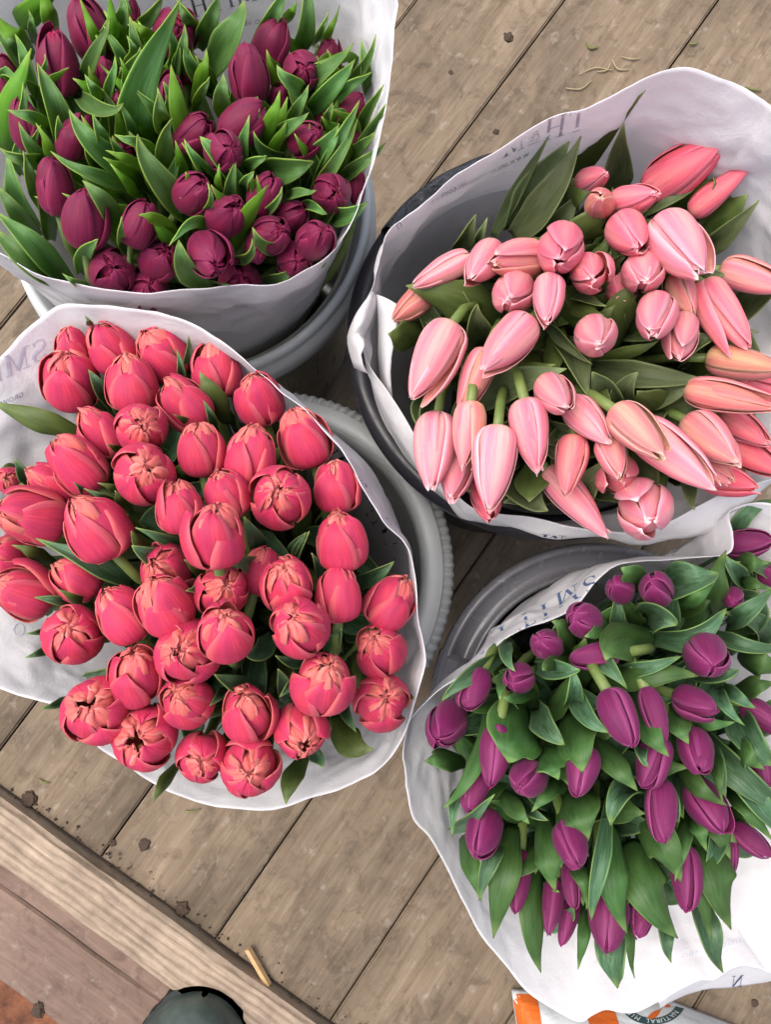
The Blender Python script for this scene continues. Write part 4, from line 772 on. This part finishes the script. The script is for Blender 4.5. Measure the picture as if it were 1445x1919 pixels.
mk('B3', [(.10, .4), (.25, .62), (.28, .9), (.20, 1.08), (.06, 1.18)], 5, wmax=.24, wb=.12, tm=.6, p=2.4, q=1.5, th=.016, mats=[M['burg_in'], M['burg_in']], rcmin=.13, ruf=.035, notch=.05, crease=.02, nv=10)
mk('P1', [(.03, 0), (.30, .02), (.46, .20), (.50, .45), (.468, .85), (.37, 1.28), (.225, 1.60), (.075, 1.82)], 6, wmax=.46, wb=.22, tm=.34, p=2.1, q=1.02, th=.016, mats=[M['pink'], M['pink_in']], skew=.02, rcmin=.19, cup=.84, crease=.016, flick=.045, nv=18)
mk('P2', [(.03, .01), (.27, .04), (.42, .22), (.455, .46), (.425, .86), (.33, 1.28), (.195, 1.57), (.035, 1.78)], 6, wmax=.42, wb=.2, tm=.36, p=2.1, q=1.04, th=.014, mats=[M['pink'], M['pink_in']], skew=.02, rcmin=.17, cup=.86, crease=.026, nv=18)
mk('V1', [(.03, 0), (.28, .02), (.45, .24), (.50, .58), (.44, .98), (.29, 1.28), (.09, 1.43)], 6, wmax=.475, wb=.22, tm=.42, p=2.1, q=1.06, th=.016, mats=[M['purp'], M['purp_in']], skew=.015, rcmin=.21, cup=.80, crease=.014, nv=16)
mk('V2', [(.03, .01), (.25, .04), (.40, .26), (.43, .58), (.365, .98), (.25, 1.27), (.06, 1.40)], 5, wmax=.44, wb=.2, tm=.42, p=2.1, q=1.1, th=.014, mats=[M['purp'], M['purp_in']], skew=.02, rcmin=.18, cup=.9, crease=.014, nv=16)
SPEC = {'C': (1.15, [('C1', 3, 0, 1.0), ('C2', 3, 60, .98)]), 'B': (1.25, [('B1', 3, 0, 1.0), ('B2', 3, 60, 1.0)]), 'P': (1.80, [('P1', 3, 0, 1.0), ('P2', 3, 60, 1.0)]), 'V': (1.43, [('V1', 3, 0, 1.0), ('V2', 3, 60, 1.0)])}
TINT = {'n': (1, 1, 1), 't': (.84, .86, .62), 'd': (.98, .74, .80), 'D': (.96, .52, .58), 'p': (1.04, 1.16, 1.16), 'g': (.80, 1.05, .60), 'r': (.86, .66, .62)}
DOME = {'B': (350, 290, 380, .545, .055), 'C': (390, 1060, 430, .56, .075), 'P': (1080, 650, 420, .545, .055), 'V': (1130, 1370, 400, .555, .08)}
HB = {'B': hB, 'C': hC, 'P': hP, 'V': hV}
GROUP = {'B': 'burgundy tulips', 'C': 'coral double tulips', 'P': 'pale pink tulips', 'V': 'purple tulips'}
def dome(k, u, v):
    cx, cy, r, z0, a = DOME[k]; d2 = min(2.2, ((u - cx)**2 + (v - cy)**2) / r**2); return z0 - a * d2
def lifted(k, u, v, z, need):
    """keep a flower or a leaf on the viewer's side of the paper behind it"""
    h, d = hit(HB[k], u, v)
    if h is None: return z
    p = at(u, v, z); dh = np.linalg.norm(h - C0); dp = np.linalg.norm(p - C0)
    if dp > dh - need and dh > .42: p = C0 + d * (dh - need); return min(float(p[2]), z + .14)
    return z
HT = {'C1': (.80, 1.0), 'C2': (.90, 1.04), 'B1': (.86, 1.02), 'B2': (.93, 1.04)}
TUL = {k: [] for k in 'BCPV'}
def tulip(k, u, v, wpx, lpx, ang, rank, op, tint, label):
    z = dome(k, u, v) + .011 * rank; z = lifted(k, u, v, z, .022)
    if k == 'B' and v > 485 and u > 150: z -= .022
    wpx *= {'C': .965, 'P': 1.07, 'B': .95, 'V': .98}[k]; lpx *= {'C': .97, 'P': 1.05, 'B': .97, 'V': 1.0}[k]
    P = at(u, v, z); dp = depth(P); W_ = wpx * dp / FPX; L0 = SPEC[k][0]
    c = nrm(C0 - P); a = math.radians(ang); dimg = at(u + 30 * math.cos(a), v - 30 * math.sin(a), z) - P; dimg = nrm(dimg - c * (dimg @ c))
    rel = max(1.0, lpx / wpx); s2 = (rel**2 - 1) / (L0**2 - 1) if L0 > 1.001 else 0; lz = 1.0
    if s2 > .95: lz = min(1.5, max(1.0, rel / L0)); s2 = .95
    s2 = max(.03, s2); sn = math.sqrt(s2); ax = nrm(c * math.sqrt(1 - s2) + dimg * sn)
    base = P - ax * ((1.05 if k == 'C' else L0) * lz * W_ / 2)
    (bx_, by_), R0, zr = BK[k]
    foot = np.array([bx_ + R.uniform(-.05, .05), by_ + R.uniform(-.05, .05), .125])
    root = empty('tulip', foot); tag(root, label, 'tulip', GROUP[k])
    # head frame
    x = nrm(np.cross(ax, [0.13, .4, .9])); y = np.cross(ax, x); Rm = Matrix([[x[i], y[i], ax[i]] for i in range(3)])
    roll = R.uniform(0, 360); off = Vector(base - foot); col = (*TINT[tint], 1)
    br = R.uniform(.90, 1.08); col = (col[0] * br, col[1] * br * R.uniform(.94, 1.06), col[2] * br, 1)
    mixk = (lambda: R.choice((.25, .6, 1.0))) if tint in 'tg' else (lambda: R.uniform(.75, 1.1))
    def put(key, az, tilt, sc, up=0.0):
        me = R.choice(PV[key]); o = link('petal', me, root); Q = Rm @ Matrix.Rotation(math.radians(az), 3, 'Z') @ Matrix.Rotation(math.radians(tilt), 3, 'X')
        o.matrix_local = Matrix.Translation(off + Vector(ax * up * W_)) @ Q.to_4x4() @ Matrix.Diagonal((W_ * sc * (1 if R.random() < .5 else -1) if False else W_ * sc, W_ * sc, W_ * lz * (R.uniform(*HT.get(key, (.97, 1.03)))), 1)); q_ = mixk(); o.color = (1 + (col[0] - 1) * q_, 1 + (col[1] - 1) * q_, 1 + (col[2] - 1) * q_, 1)
    # tilt > 0 opens the petal outward (petals face -y before they are turned)
    T0 = {0: -1.2, 1: .2, 2: 1.2}[op] + (3.0 if op == 2 and 'open' in label.split() and k == 'C' else 0)
    if k in 'PV': T0 -= 1.2
    for key, n, a0, sc in SPEC[k][1]:
        for i in range(n): put(key, roll + a0 + i * 360 / n + R.uniform(-12, 12), T0 + R.uniform(-2.5, 3) + (R.uniform(4, 10) if key[1] == '1' and i == 0 and R.random() < .3 else 0) + (0 if key[1] == '1' else -1), sc)
    if k == 'C':
        for i in range(6): put('C3', roll + 20 + i * 60 + R.uniform(-14, 14), (T0 * .9 + R.uniform(-5, 4)), 1.0, R.uniform(-.05, .03))
        if op < 2 or 'open' not in label.split():
            for i in range(4): put('C4', roll + i * 90 + R.uniform(-20, 20), R.uniform(-4, 4), 1.0, R.uniform(-.08, .0))
    if k == 'B':
        for i in range(4): put('B3', roll + 20 + i * 90 + R.uniform(-14, 14), T0 * .6 + R.uniform(-4, 3), 1.0, R.uniform(-.05, .0))
    if op == 2:
        for i in range(4):
            q = roll + i * 90; d_ = Rm @ Vector((math.cos(math.radians(q)) * .10, math.sin(math.radians(q)) * .10, .55)); e_ = Rm @ Vector((math.cos(math.radians(q)) * .15, math.sin(math.radians(q)) * .15, .86))
            V_, F_ = tube([np.array(off) + np.array(d_) * W_, np.array(off) + np.array(e_) * W_], W_ * .035, 6); link('stamen', mesh('stamen', V_, F_, [M['stamen']]), root)
    # stem
    p0, p1 = base + ax * .002, base - ax * min(.09, .6 * np.linalg.norm(base - foot)) + np.array([0, 0, -.02]); p2 = foot + np.array([(base[0] - foot[0]) * .25, (base[1] - foot[1]) * .25, .10])
    tt = np.linspace(0, 1, 12)[:, None]; cv = (1 - tt)**3 * p0 + 3 * (1 - tt)**2 * tt * p1 + 3 * (1 - tt) * tt**2 * p2 + tt**3 * foot
    V_, F_ = tube(cv - foot, np.linspace(.0036, .0042, 12), 8); link('stem', mesh('stem', V_, F_, [M['stem']]), root)
    TUL[k].append((u, v, root)); return root
for ln in BURG.strip().split('\n'):
    n, lb = ln.split('|'); a = list(map(float, n.split())); s, ox, oy = CB; tulip('B', a[0] / s + ox, a[1] / s + oy, a[2] / s, a[3] / s, a[4], a[5], int(a[6]), 'n', lb)
for ln in CORAL.strip().split('\n'):
    n, lb = ln.split('|'); a = list(map(float, n.split())); s, ox, oy = CC; tulip('C', a[0] / s + ox, a[1] / s + oy, a[2] / s, a[3] / s, a[4], a[5], int(a[6]), 'n', lb)
for k, txt, (s, ox, oy) in (('P', PINK, CP), ('V', PURP, CV)):
    for ln in txt.strip().split('\n'):
        n, lb = ln.split('|'); f = n.split(); a = list(map(float, f[:6])); u, v = (a[0] + a[2]) / 2, (a[1] + a[3]) / 2; dx, dy = a[2] - a[0], a[3] - a[1]
        op = 2 if 'open' in lb.split() else (1 if k == 'P' and R.random() < .5 else 0)
        tulip(k, u / s + ox, v / s + oy, a[4] / s, max(a[4] * 1.03, math.hypot(dx, dy)) / s, math.degrees(math.atan2(-dy, dx)), a[5], op, f[6], lb)

# ------------------------------------------------------------------ leaves: each a part of the tulip it grows on
LZ = {'B': (.030, .020, -.055), 'P': (.006, -.008, -.055), 'C': (.018, .002, -.05), 'V': (.026, .018, -.05)}
LM = {'B': ('leafB_in', 'leafB_out'), 'P': ('leafP_in', 'leafP_out'), 'C': ('leafP_in', 'leafV_out'), 'V': ('leafV_in', 'leafV_out')}
def leaf(k, tip, mid, bas, wpx, roll, side, rank=0, dz=None):
    zs = []
    for (u, v), d in zip((tip, mid, bas), dz or LZ[k]):
        z = dome(k, u, v) + d + .008 * rank - (.028 if k == 'B' and tip[1] > 470 and u > 150 else 0); zs.append(lifted(k, u, v, z, .010) if d > -.04 else z)
    T_, Mm, Bb = at(*tip, zs[0]), at(*mid, zs[1]), at(*bas, zs[2])
    n = 19; tt = np.linspace(0, 1, n)[:, None]; Cc = 2 * Mm - .5 * (T_ + Bb); P = (1 - tt)**2 * Bb + 2 * (1 - tt) * tt * Cc + tt**2 * T_
    P = P - np.array(C0 * 0); T = np.gradient(P, axis=0); wm = wpx * depth(Mm) / FPX
    fold = R.uniform(.4, .8) if side > 0 else -R.uniform(.25, .5); tw = R.uniform(-28, 28); ph = R.uniform(0, 6.28); wav = R.uniform(.02, .07)
    if roll is None: roll = R.choice((-1, 1)) * R.uniform(5, 32)
    G = np.zeros((n, 9, 3))
    for j in range(n):
        t = j / (n - 1); tg = nrm(T[j]); c = nrm(C0 - P[j]); N0 = nrm(c - tg * (c @ tg)); Bn = np.cross(tg, N0)
        r_ = math.radians(roll + tw * (t - .5) * 1.6); Nr = N0 * math.cos(r_) + Bn * math.sin(r_); Br = np.cross(tg, Nr)
        wd = wm / 2 * 1.2 * min(1.0, .55 + 1.2 * t) * max(0.0, 1 - max(0, (t - .34) / .66)**1.5)
        wd = max(wd, wm * .012); curl = fold * (1 - .35 * t)
        for i in range(9):
            s = i / 4 - 1
            G[j, i] = P[j] + Br * s * wd * math.cos(curl * abs(s)) + Nr * (abs(s)**1.35 * wd * curl + wd * wav * math.sin(11 * t + ph + (1.7 if s > 0 else 0)) * abs(s) * 1.6)
    # a small hooked point
    for j in range(n - 3, n): G[j] += (nrm(T[j])[None] * 0 + np.array([0, 0, .0012 * (j - n + 4)]))
    tu = min(TUL[k], key=lambda q: (q[0] - bas[0])**2 + (q[1] - bas[1])**2)[2]
    # Br x tangent looks away from Nr: slot 0 is the face turned to N when side > 0
    inn, out = LM[k]; mats = [M[inn], M[out]] if side > 0 else [M[out], M[inn]]
    o = link('leaf', sheet('leaf', G[:, ::-1] - np.array(tu.location), mats, .0008), tu); return o
for k, txt, (s, ox, oy) in (('B', LB, CB), ('P', LP, CP), ('C', LC, CC), ('V', LV, CV)):
    for it in txt.split(';'):
        a = list(map(float, it.split())); roll = a[7] if len(a) > 7 and a[7] else None; side = a[8] if len(a) > 8 else (1 if k == 'V' or R.random() < .72 else -1)
        a[0] += (a[0] - a[4]) * .09; a[1] += (a[1] - a[5]) * .09
        q = lambda i: (a[i] / s + ox, a[i + 1] / s + oy); leaf(k, q(0), q(2), q(4), a[6] / s * {'B': 1.05, 'V': 1.25, 'P': 1.1, 'C': 1.15}[k], roll, side, R.uniform(-.3, .6))
EDGE = {'B': eB, 'P': eP, 'C': eC, 'V': eV}
def inside(k, u, v, f):
    cx, cy = DOME[k][0], DOME[k][1]; u, v = cx + (u - cx) / f, cy + (v - cy) / f; E = EDGE[k]; r = False
    for i in range(len(E)):
        (x0, y0), (x1, y1) = E[i][:2], E[i - 1][:2]
        if (y0 > v) != (y1 > v) and u < (x1 - x0) * (v - y0) / (y1 - y0) + x0: r = not r
    return r
# the lower leaves of every tulip, deep between the stems
for k, cnt in (('B', 6), ('P', 4), ('C', 2), ('V', 4)):
    (bx_, by_), R0, zr = BK[k]; cen = at(0, 0, .2) * 0
    bu = IW / 2 + FPX * (bx_ / ((CAM_H - .25))); bv = DOME[k][1]
    for u0, v0, tu in TUL[k]:
        for i in range(cnt):
            an = math.atan2(v0 - DOME[k][1], u0 - DOME[k][0]) + R.uniform(-.9, .9); ln = R.uniform(70, 130); dz = R.choice((-.018, -.034, -.05))
            if k == 'B': an = math.atan2(v0 - 1156, u0 - 722) + R.uniform(-.7, .7); dz = R.choice((.024, .016, .004, -.012))
            if k == 'V' and i > 2: dz = R.choice((.004, -.008))
            if k == 'P' and i > 1: dz = R.choice((-.004, -.012))
            tp = (u0 + R.uniform(-38, 38), v0 + R.uniform(-38, 38)); bs = (tp[0] - ln * math.cos(an), tp[1] - ln * math.sin(an)); md = ((tp[0] + bs[0]) / 2 + R.uniform(-12, 12), (tp[1] + bs[1]) / 2 + R.uniform(-12, 12))
            if math.hypot(tp[0] - DOME[k][0], tp[1] - DOME[k][1]) > DOME[k][2] * .86: tp = (u0 * .9 + DOME[k][0] * .1, v0 * .9 + DOME[k][1] * .1)
            if k == 'B' and max(tp[1], bs[1]) > 488: continue
            if not (inside(k, *tp, .95) and inside(k, *bs, .84 if k == 'B' else .9)): continue
            leaf(k, tp, md, bs, R.uniform(34, 58) if k != 'B' else R.uniform(18, 34), None, R.choice((1, -1)), 0, (dz, dz - .02, dz - .085))

# the dark tangle of lower leaves and stems in the depth of each bunch
for k, nm in (('B', 'burgundy'), ('P', 'pale pink'), ('C', 'coral'), ('V', 'purple')):
    V = []; F = []; mi = []; (bx_, by_), R0, zr = BK[k]
    for u0, v0, tu in TUL[k]:
        for q in range(7):
            uu, vv = u0 * R.uniform(.86, 1.0) + DOME[k][0] * 0, v0
            f = R.uniform(.0, .22); uu = u0 * (1 - f) + DOME[k][0] * f + R.uniform(-30, 30); vv = v0 * (1 - f) + DOME[k][1] * f + R.uniform(-30, 30)
            z = dome(k, uu, vv) - R.uniform(.055, .11); z = lifted(k, uu, vv, z, .03)
            T_ = at(uu, vv, z); Bb = np.array([bx_ + R.uniform(-.06, .06), by_ + R.uniform(-.06, .06), .14]); Mm = (T_ + Bb) / 2 + np.array([R.uniform(-.02, .02), R.uniform(-.02, .02), .02])
            tt = np.linspace(0, 1, 7)[:, None]; P = (1 - tt)**2 * T_ + 2 * (1 - tt) * tt * Mm + tt**2 * Bb; sd_ = nrm(np.cross(P[-1] - P[0], [R.uniform(-1, 1), R.uniform(-1, 1), R.uniform(-.3, .3)])); fr = nrm(np.cross(P[-1] - P[0], sd_)); b0 = len(V)
            for j in range(7):
                w_ = R.uniform(.010, .017) * min(1, .08 + j * .3) * (1 - .1 * j)
                V += [P[j] - sd_ * w_ + fr * w_ * .5, P[j], P[j] + sd_ * w_ + fr * w_ * .5]
            F += [[b0 + 3 * j + s, b0 + 3 * j + s + 1, b0 + 3 * j + s + 4, b0 + 3 * j + s + 3] for j in range(6) for s in (0, 1)]
    UVd = np.tile([.5, .4], (len(V), 1)); tag(link('lower_leaves', mesh('lower_leaves', V, F, [M['leaf' + {'B': 'B', 'P': 'P', 'C': 'P', 'V': 'V'}[k] + '_out']], UVd)), 'dark tangle of lower leaves deep in the %s bunch' % nm, kind='stuff')

# ------------------------------------------------------------------ compost bag under the purple bunch
A_, B_, C_, D_ = (at(960, 1858, .012), at(1262, 1880, .012), at(1560, 1995, .012), at(1010, 2240, .012))
n = 40; G = np.zeros((n, n, 3))
for i in range(n):
    for j in range(n):
        s, t = j / (n - 1), i / (n - 1); p = (A_ * (1 - s) + B_ * s) * (1 - t) + (D_ * (1 - s) + C_ * s) * t
        h = .075 * (max(0, 1 - (2 * s - 1)**4) * max(0, 1 - (2 * t - 1)**4))**.6; q = Vector(p)
        h *= 1 + .25 * noise.noise(q * 14) ; h += .006 * noise.noise(q * 45) * min(1, h * 40); G[i, j] = (p[0], p[1], .012 + h)
bo = at(1200, 2000, 0); Vb = G.reshape(-1, 3); I = np.arange(n * n).reshape(n, n); Fb = np.stack([I[:-1, :-1].ravel(), I[1:, :-1].ravel(), I[1:, 1:].ravel(), I[:-1, 1:].ravel()], 1).tolist()
under = Vb.copy(); under[:, 2] = .004; Fu = [[a + n * n for a in f[::-1]] for f in Fb]
rim = list(I[0]) + list(I[1:, -1]) + list(I[-1, -2::-1]) + list(I[-2:0:-1, 0]); Fr = [[int(rim[i]), int(rim[(i + 1) % len(rim)]), int(rim[(i + 1) % len(rim)]) + n * n, int(rim[i]) + n * n] for i in range(len(rim))]
bag = link('compost_bag', mesh('compost_bag', np.concatenate([Vb, under]) - bo, Fb + Fu + Fr, [M['bag']])); bag.location = bo
tag(bag, 'pale plastic compost bag with orange bands and a round green stamp, under the purple bunch', 'bag')
hbag = BVHTree.FromPolygons([tuple(v) for v in Vb], Fb)
def band(u0, u1, v0, v1, sk, m=14, k=26): 
    V = [((u0 + (u1 - u0) * i / m) + sk * (v0 + (v1 - v0) * j / k - v0), v0 + (v1 - v0) * j / k, 0) for j in range(k + 1) for i in range(m + 1)]
    return V, [[j * (m + 1) + i, j * (m + 1) + i + 1, (j + 1) * (m + 1) + i + 1, (j + 1) * (m + 1) + i] for j in range(k) for i in range(m)]
lay('printed_band', band(950, 1004, 1846, 1990, .16), hbag, bag, (0, 0), (1, 0), (0, 1), M['orange'])
lay('printed_band', band(1086, 1142, 1860, 2060, .32), hbag, bag, (0, 0), (1, 0), (0, 1), M['orange'])
cxr, cyr = 1224, 1874
def ringVF(r0, r1, ry=.80, a0=0, a1=360, m=72): 
    V = []
    for i in range(m + 1):
        a = math.radians(a0 + (a1 - a0) * i / m)
        for rr_ in (r0, (r0 + r1) / 2, r1): V.append((cxr + rr_ * 1.08 * math.cos(a), cyr + rr_ * ry * math.sin(a), 0))
    return V, [f for i in range(m) for f in ([3 * i, 3 * i + 1, 3 * i + 4, 3 * i + 3], [3 * i + 1, 3 * i + 2, 3 * i + 5, 3 * i + 4])]
lay('printed_ring', ringVF(42, 58), hbag, bag, (0, 0), (1, 0), (0, 1), M['print_green'])
ms = 'PROCESS NATURAL MIRACLE '
TV, TF = [], []
for i, ch in enumerate(ms):
    if ch == ' ': continue
    V_, F_ = fontmesh(ch); a = math.radians(-48 + i * 10.6); w0 = max(v[0] for v in V_) * .5
    ca, sa = math.cos(a), math.sin(a); b0 = len(TV)
    for x_, y_, _ in V_:
        xx, yy = (x_ - w0) * 9.2, y_ * 10; rr_ = 45 + yy                        # tops outward, reading clockwise
        an = a + xx / 50; TV.append((cxr + rr_ * 1.08 * math.cos(an), cyr + rr_ * .80 * math.sin(an), 6))
    TF += [[b0 + q for q in f] for f in F_]
lay('printed_words', (TV, TF), hbag, bag, (0, 0), (1, 0), (0, 1), M['print_white'])
def leafVF(pts, wid):
    P = crom([(*p, 0) for p in pts], 16)[:, :2]; T = np.gradient(P, axis=0); T /= np.linalg.norm(T, axis=1, keepdims=True); V = []
    for i in range(16):
        w_ = wid * math.sin(math.pi * min(1, (i + .4) / 15.4)) ** .8 / 2 + .6; V += [(P[i, 0] - T[i, 1] * w_, P[i, 1] + T[i, 0] * w_, 2), (P[i, 0] + T[i, 1] * w_, P[i, 1] - T[i, 0] * w_, 2)]
    return V, [[2 * i, 2 * i + 1, 2 * i + 3, 2 * i + 2] for i in range(15)]
for pts, wd in (([(1215, 1908), (1226, 1902), (1238, 1893)], 10), ([(1238, 1893), (1240, 1885), (1236, 1878)], 4), ([(1232, 1878), (1246, 1883), (1258, 1886)], 8), ([(1354, 1910), (1370, 1917), (1392, 1919)], 11)):
    lay('printed_leaf', leafVF(pts, wd), hbag, bag, (0, 0), (1, 0), (0, 1), M['orange'])

# ------------------------------------------------------------------ boot toe of the photographer
ft = at(352, 2034, .03); toe = at(372, 1886, .06); fd = nrm(np.array([toe[0] - ft[0], toe[1] - ft[1], 0])); fs = np.array([fd[1], -fd[0], 0]); boot = empty('rubber_boot', (toe[0] - fd[0] * .1, toe[1] - fd[1] * .1, .004))
tag(boot, 'scuffed dark green rubber boot toe on the step at the bottom edge', 'boot')
def foot_ring(s):                                             # s: 0 toe tip .. 1 heel, half width and height
    L = .30; x = .0 - s * L; wv = .078 * math.sqrt(max(0, 1 - (1 - min(1, s / .34))**2.2)) if s < .34 else .078 - .018 * math.sin(min(1, (s - .34) / .4) * math.pi / 2); h = .012 + .062 * math.sqrt(max(0, 1 - (1 - min(1, s / .30))**2)) + .05 * max(0, s - .3)
    if s > .92: wv *= math.sqrt(max(0, 1 - ((s - .92) / .08)**2)) * .9 + .1
    return x, wv, h
V = []; F = []; ns, nk = 34, 20
for i in range(ns):
    x, wv, h = foot_ring((i / (ns - 1))**1.4 * .999 + .0005)
    for k in range(nk + 1):
        a = math.pi * k / nk; V.append(np.array([0, 0, .018]) + fd * (x + .10) + fs * wv * math.cos(a) * .96 + np.array([0, 0, h * math.sin(a)**.8]))
for i in range(ns - 1):
    for k in range(nk): F.append([i * (nk + 1) + k, i * (nk + 1) + k + 1, (i + 1) * (nk + 1) + k + 1, (i + 1) * (nk + 1) + k])
link('upper', mesh('upper', V, F, [M['rubber']]), boot)
V = []; F = []; pts = []
for i in range(60):
    x, wv, h = foot_ring((i / 59)**1.6 * .999 + .0005); pts.append((x, wv))
loop = [(x, w_) for x, w_ in pts] + [(x, -w_) for x, w_ in pts[::-1]]
ln_ = len(loop); tot = 0
for i, (x, w_) in enumerate(loop):
    g_ = 1 + (.022 if (i // 2) % 2 else 0); q = fd * ((x + .10) + (.006 * g_ if abs(w_) < .05 and x > -.1 else 0)) + fs * (w_ * g_ * 1.03)
    for z_ in (0, .02): V.append(q + np.array([0, 0, z_]))
F = [[2 * i, 2 * ((i + 1) % ln_), 2 * ((i + 1) % ln_) + 1, 2 * i + 1] for i in range(ln_)] + [[2 * i + 1 for i in range(ln_)], [2 * i for i in range(ln_)][::-1]]
link('sole', mesh('sole', V, F, [M['sole']], smooth=False), boot)
V = []; F = []
for j in range(9):
    z_ = .07 + j * .035; rr_ = .056 + .002 * j
    for k in range(24):
        a = 2 * math.pi * k / 24; V.append(fd * (-.135 + rr_ * 1.15 * math.cos(a)) + fs * rr_ * math.sin(a) * .9 + np.array([0, 0, z_]))
for j in range(8):
    for k in range(24): F.append([j * 24 + k, j * 24 + (k + 1) % 24, (j + 1) * 24 + (k + 1) % 24, (j + 1) * 24 + k])
link('shaft', mesh('shaft', V, F, [M['rubber']]), boot)

# ------------------------------------------------------------------ small litter on the boards
def clump(u, v, r, flat, lab, mat, name='soil_clump', cat='soil', z=0.0, seed=0):
    import bmesh
    bm = bmesh.new(); bmesh.ops.create_icosphere(bm, subdivisions=4, radius=1)
    for vv in bm.verts:
        p = vv.co.copy(); f = 1 + .45 * noise.noise(p * 1.7 + Vector((seed, 0, 0))) + .25 * noise.noise(p * 5 + Vector((0, seed, 0))); vv.co = Vector((p.x * r * .72 * f, p.y * r * .72 * f, max(p.z, -.25) * r * flat * .6 * f))
    me = bpy.data.meshes.new(name); bm.to_mesh(me); bm.free(); me.materials.append(mat)
    for pl in me.polygons: pl.use_smooth = True
    o = link(name, me); o.location = at(u, v, z) + np.array([0, 0, r * flat * .12]); tag(o, lab, cat); return o
clump(953, 71, .011, .45, 'dark soil crumb beside the plank joint at the top', M['soil'], seed=3)
clump(930, 247, .006, .5, 'small dark crumb above the black bucket rim', M['soil'], seed=5)
clump(845, 136, .005, .3, 'tiny brown flake left of the top plank joint', M['soil'], seed=8)
clump(270, 1583, .010, .14, 'dark wood knot in a plank below the coral bunch', M['soil'], seed=9)  # a knot in the plank, built as a flattened clump
clump(55, 1497, .014, .3, 'soil heap against the beam near the left frame edge', M['soil'], seed=12)
clump(340, 1705, .012, .3, 'soil heap against the beam below the coral bunch', M['soil'], seed=15)
clump(210, 1580, .006, .25, 'small crumb at the plank end beside the beam', M['soil'], seed=21)
clump(1415, 1880, .006, .3, 'little brown crumb right of the compost bag', M['soil'], seed=25)
clump(72, 1892, .012, .5, 'dark crumb on the broken edge of the step', M['soil'], seed=29)
def twig(u0, v0, u1, v1, rad, lab, mat, name='grass_clipping', cat='grass clipping', z=.003, bend=.1, sq=False):
    A, Bq = at(u0, v0, z), at(u1, v1, z); Mq = (A + Bq) / 2 + np.array([Bq[1] - A[1], A[0] - Bq[0], 0]) * bend
    P = crom([A, Mq, Bq], 9); V, F = tube(P - A, [rad * (1 - .5 * abs(i / 4 - 1)) if not sq else rad for i in range(9)], 4 if sq else 6)
    o = link(name, mesh(name, V, F, [mat], smooth=not sq)); o.location = A; tag(o, lab, cat); return o
twig(464, 1778, 503, 1846, .0045, 'orange brown wood splinter standing against the beam', M['splinter'], 'wood_splinter', 'splinter', .010, 0, True)
twig(1100, 77, 1122, 88, .0022, 'curled green brown clipping left of the second top joint', M['grassbit'], bend=.4)
twig(1292, 82, 1311, 79, .0018, 'green clipping lying in the upper right plank joint', M['grassbit'], bend=.1)
twig(1398, 163, 1428, 170, .0020, 'green clipping near the top right beside the tall paper', M['grassbit'], bend=.05)
twig(1060, 165, 1110, 150, .0014, 'straw bit left end of the litter above the pink bunch', M['straw'], bend=.2)
twig(1085, 140, 1150, 132, .0012, 'long thin straw in the litter above the pink bunch', M['straw'], bend=-.15)
twig(1148, 112, 1180, 130, .0016, 'bent brown straw topmost in the litter above the pink bunch', M['straw'], bend=.3)
twig(1165, 106, 1202, 109, .0013, 'short level straw at the right of the litter above the pink bunch', M['straw'], bend=.1)
twig(1120, 134, 1145, 118, .0015, 'crossed short straw in the middle of the litter above the pink bunch', M['straw'], bend=.25)
twig(70, 1459, 92, 1467, .0015, 'green grass bit on the plank left of the beam', M['grassbit'], bend=.1)
twig(345, 1519, 375, 1516, .0015, 'green grass bit just under the coral paper edge', M['grassbit'], bend=.1)
V = []; F = []
for i in range(230):
    s = R.uniform(-.62, .45); d_ = abs(R.gauss(0, .012)) + .002; p = BD * s + BN * (B0 + d_); r_ = R.uniform(.0006, .0024); b0 = len(V)
    for dx, dy, dz in ((1, 0, 0), (0, 1, 0), (-1, 0, 0), (0, -1, 0), (0, 0, 1), (0, 0, -.3)): V.append((p[0] + dx * r_ * R.uniform(.6, 1.3), p[1] + dy * r_ * R.uniform(.6, 1.3), .001 + r_ * .4 + dz * r_ * .7))
    F += [[b0 + a, b0 + c_, b0 + 4] for a, c_ in ((0, 1), (1, 2), (2, 3), (3, 0))] + [[b0 + c_, b0 + a, b0 + 5] for a, c_ in ((0, 1), (1, 2), (2, 3), (3, 0))]
tag(link('soil_crumbs', mesh('soil_crumbs', V, F, [M['soil']])), 'loose soil crumbs gathered along the timber beam', kind='stuff')
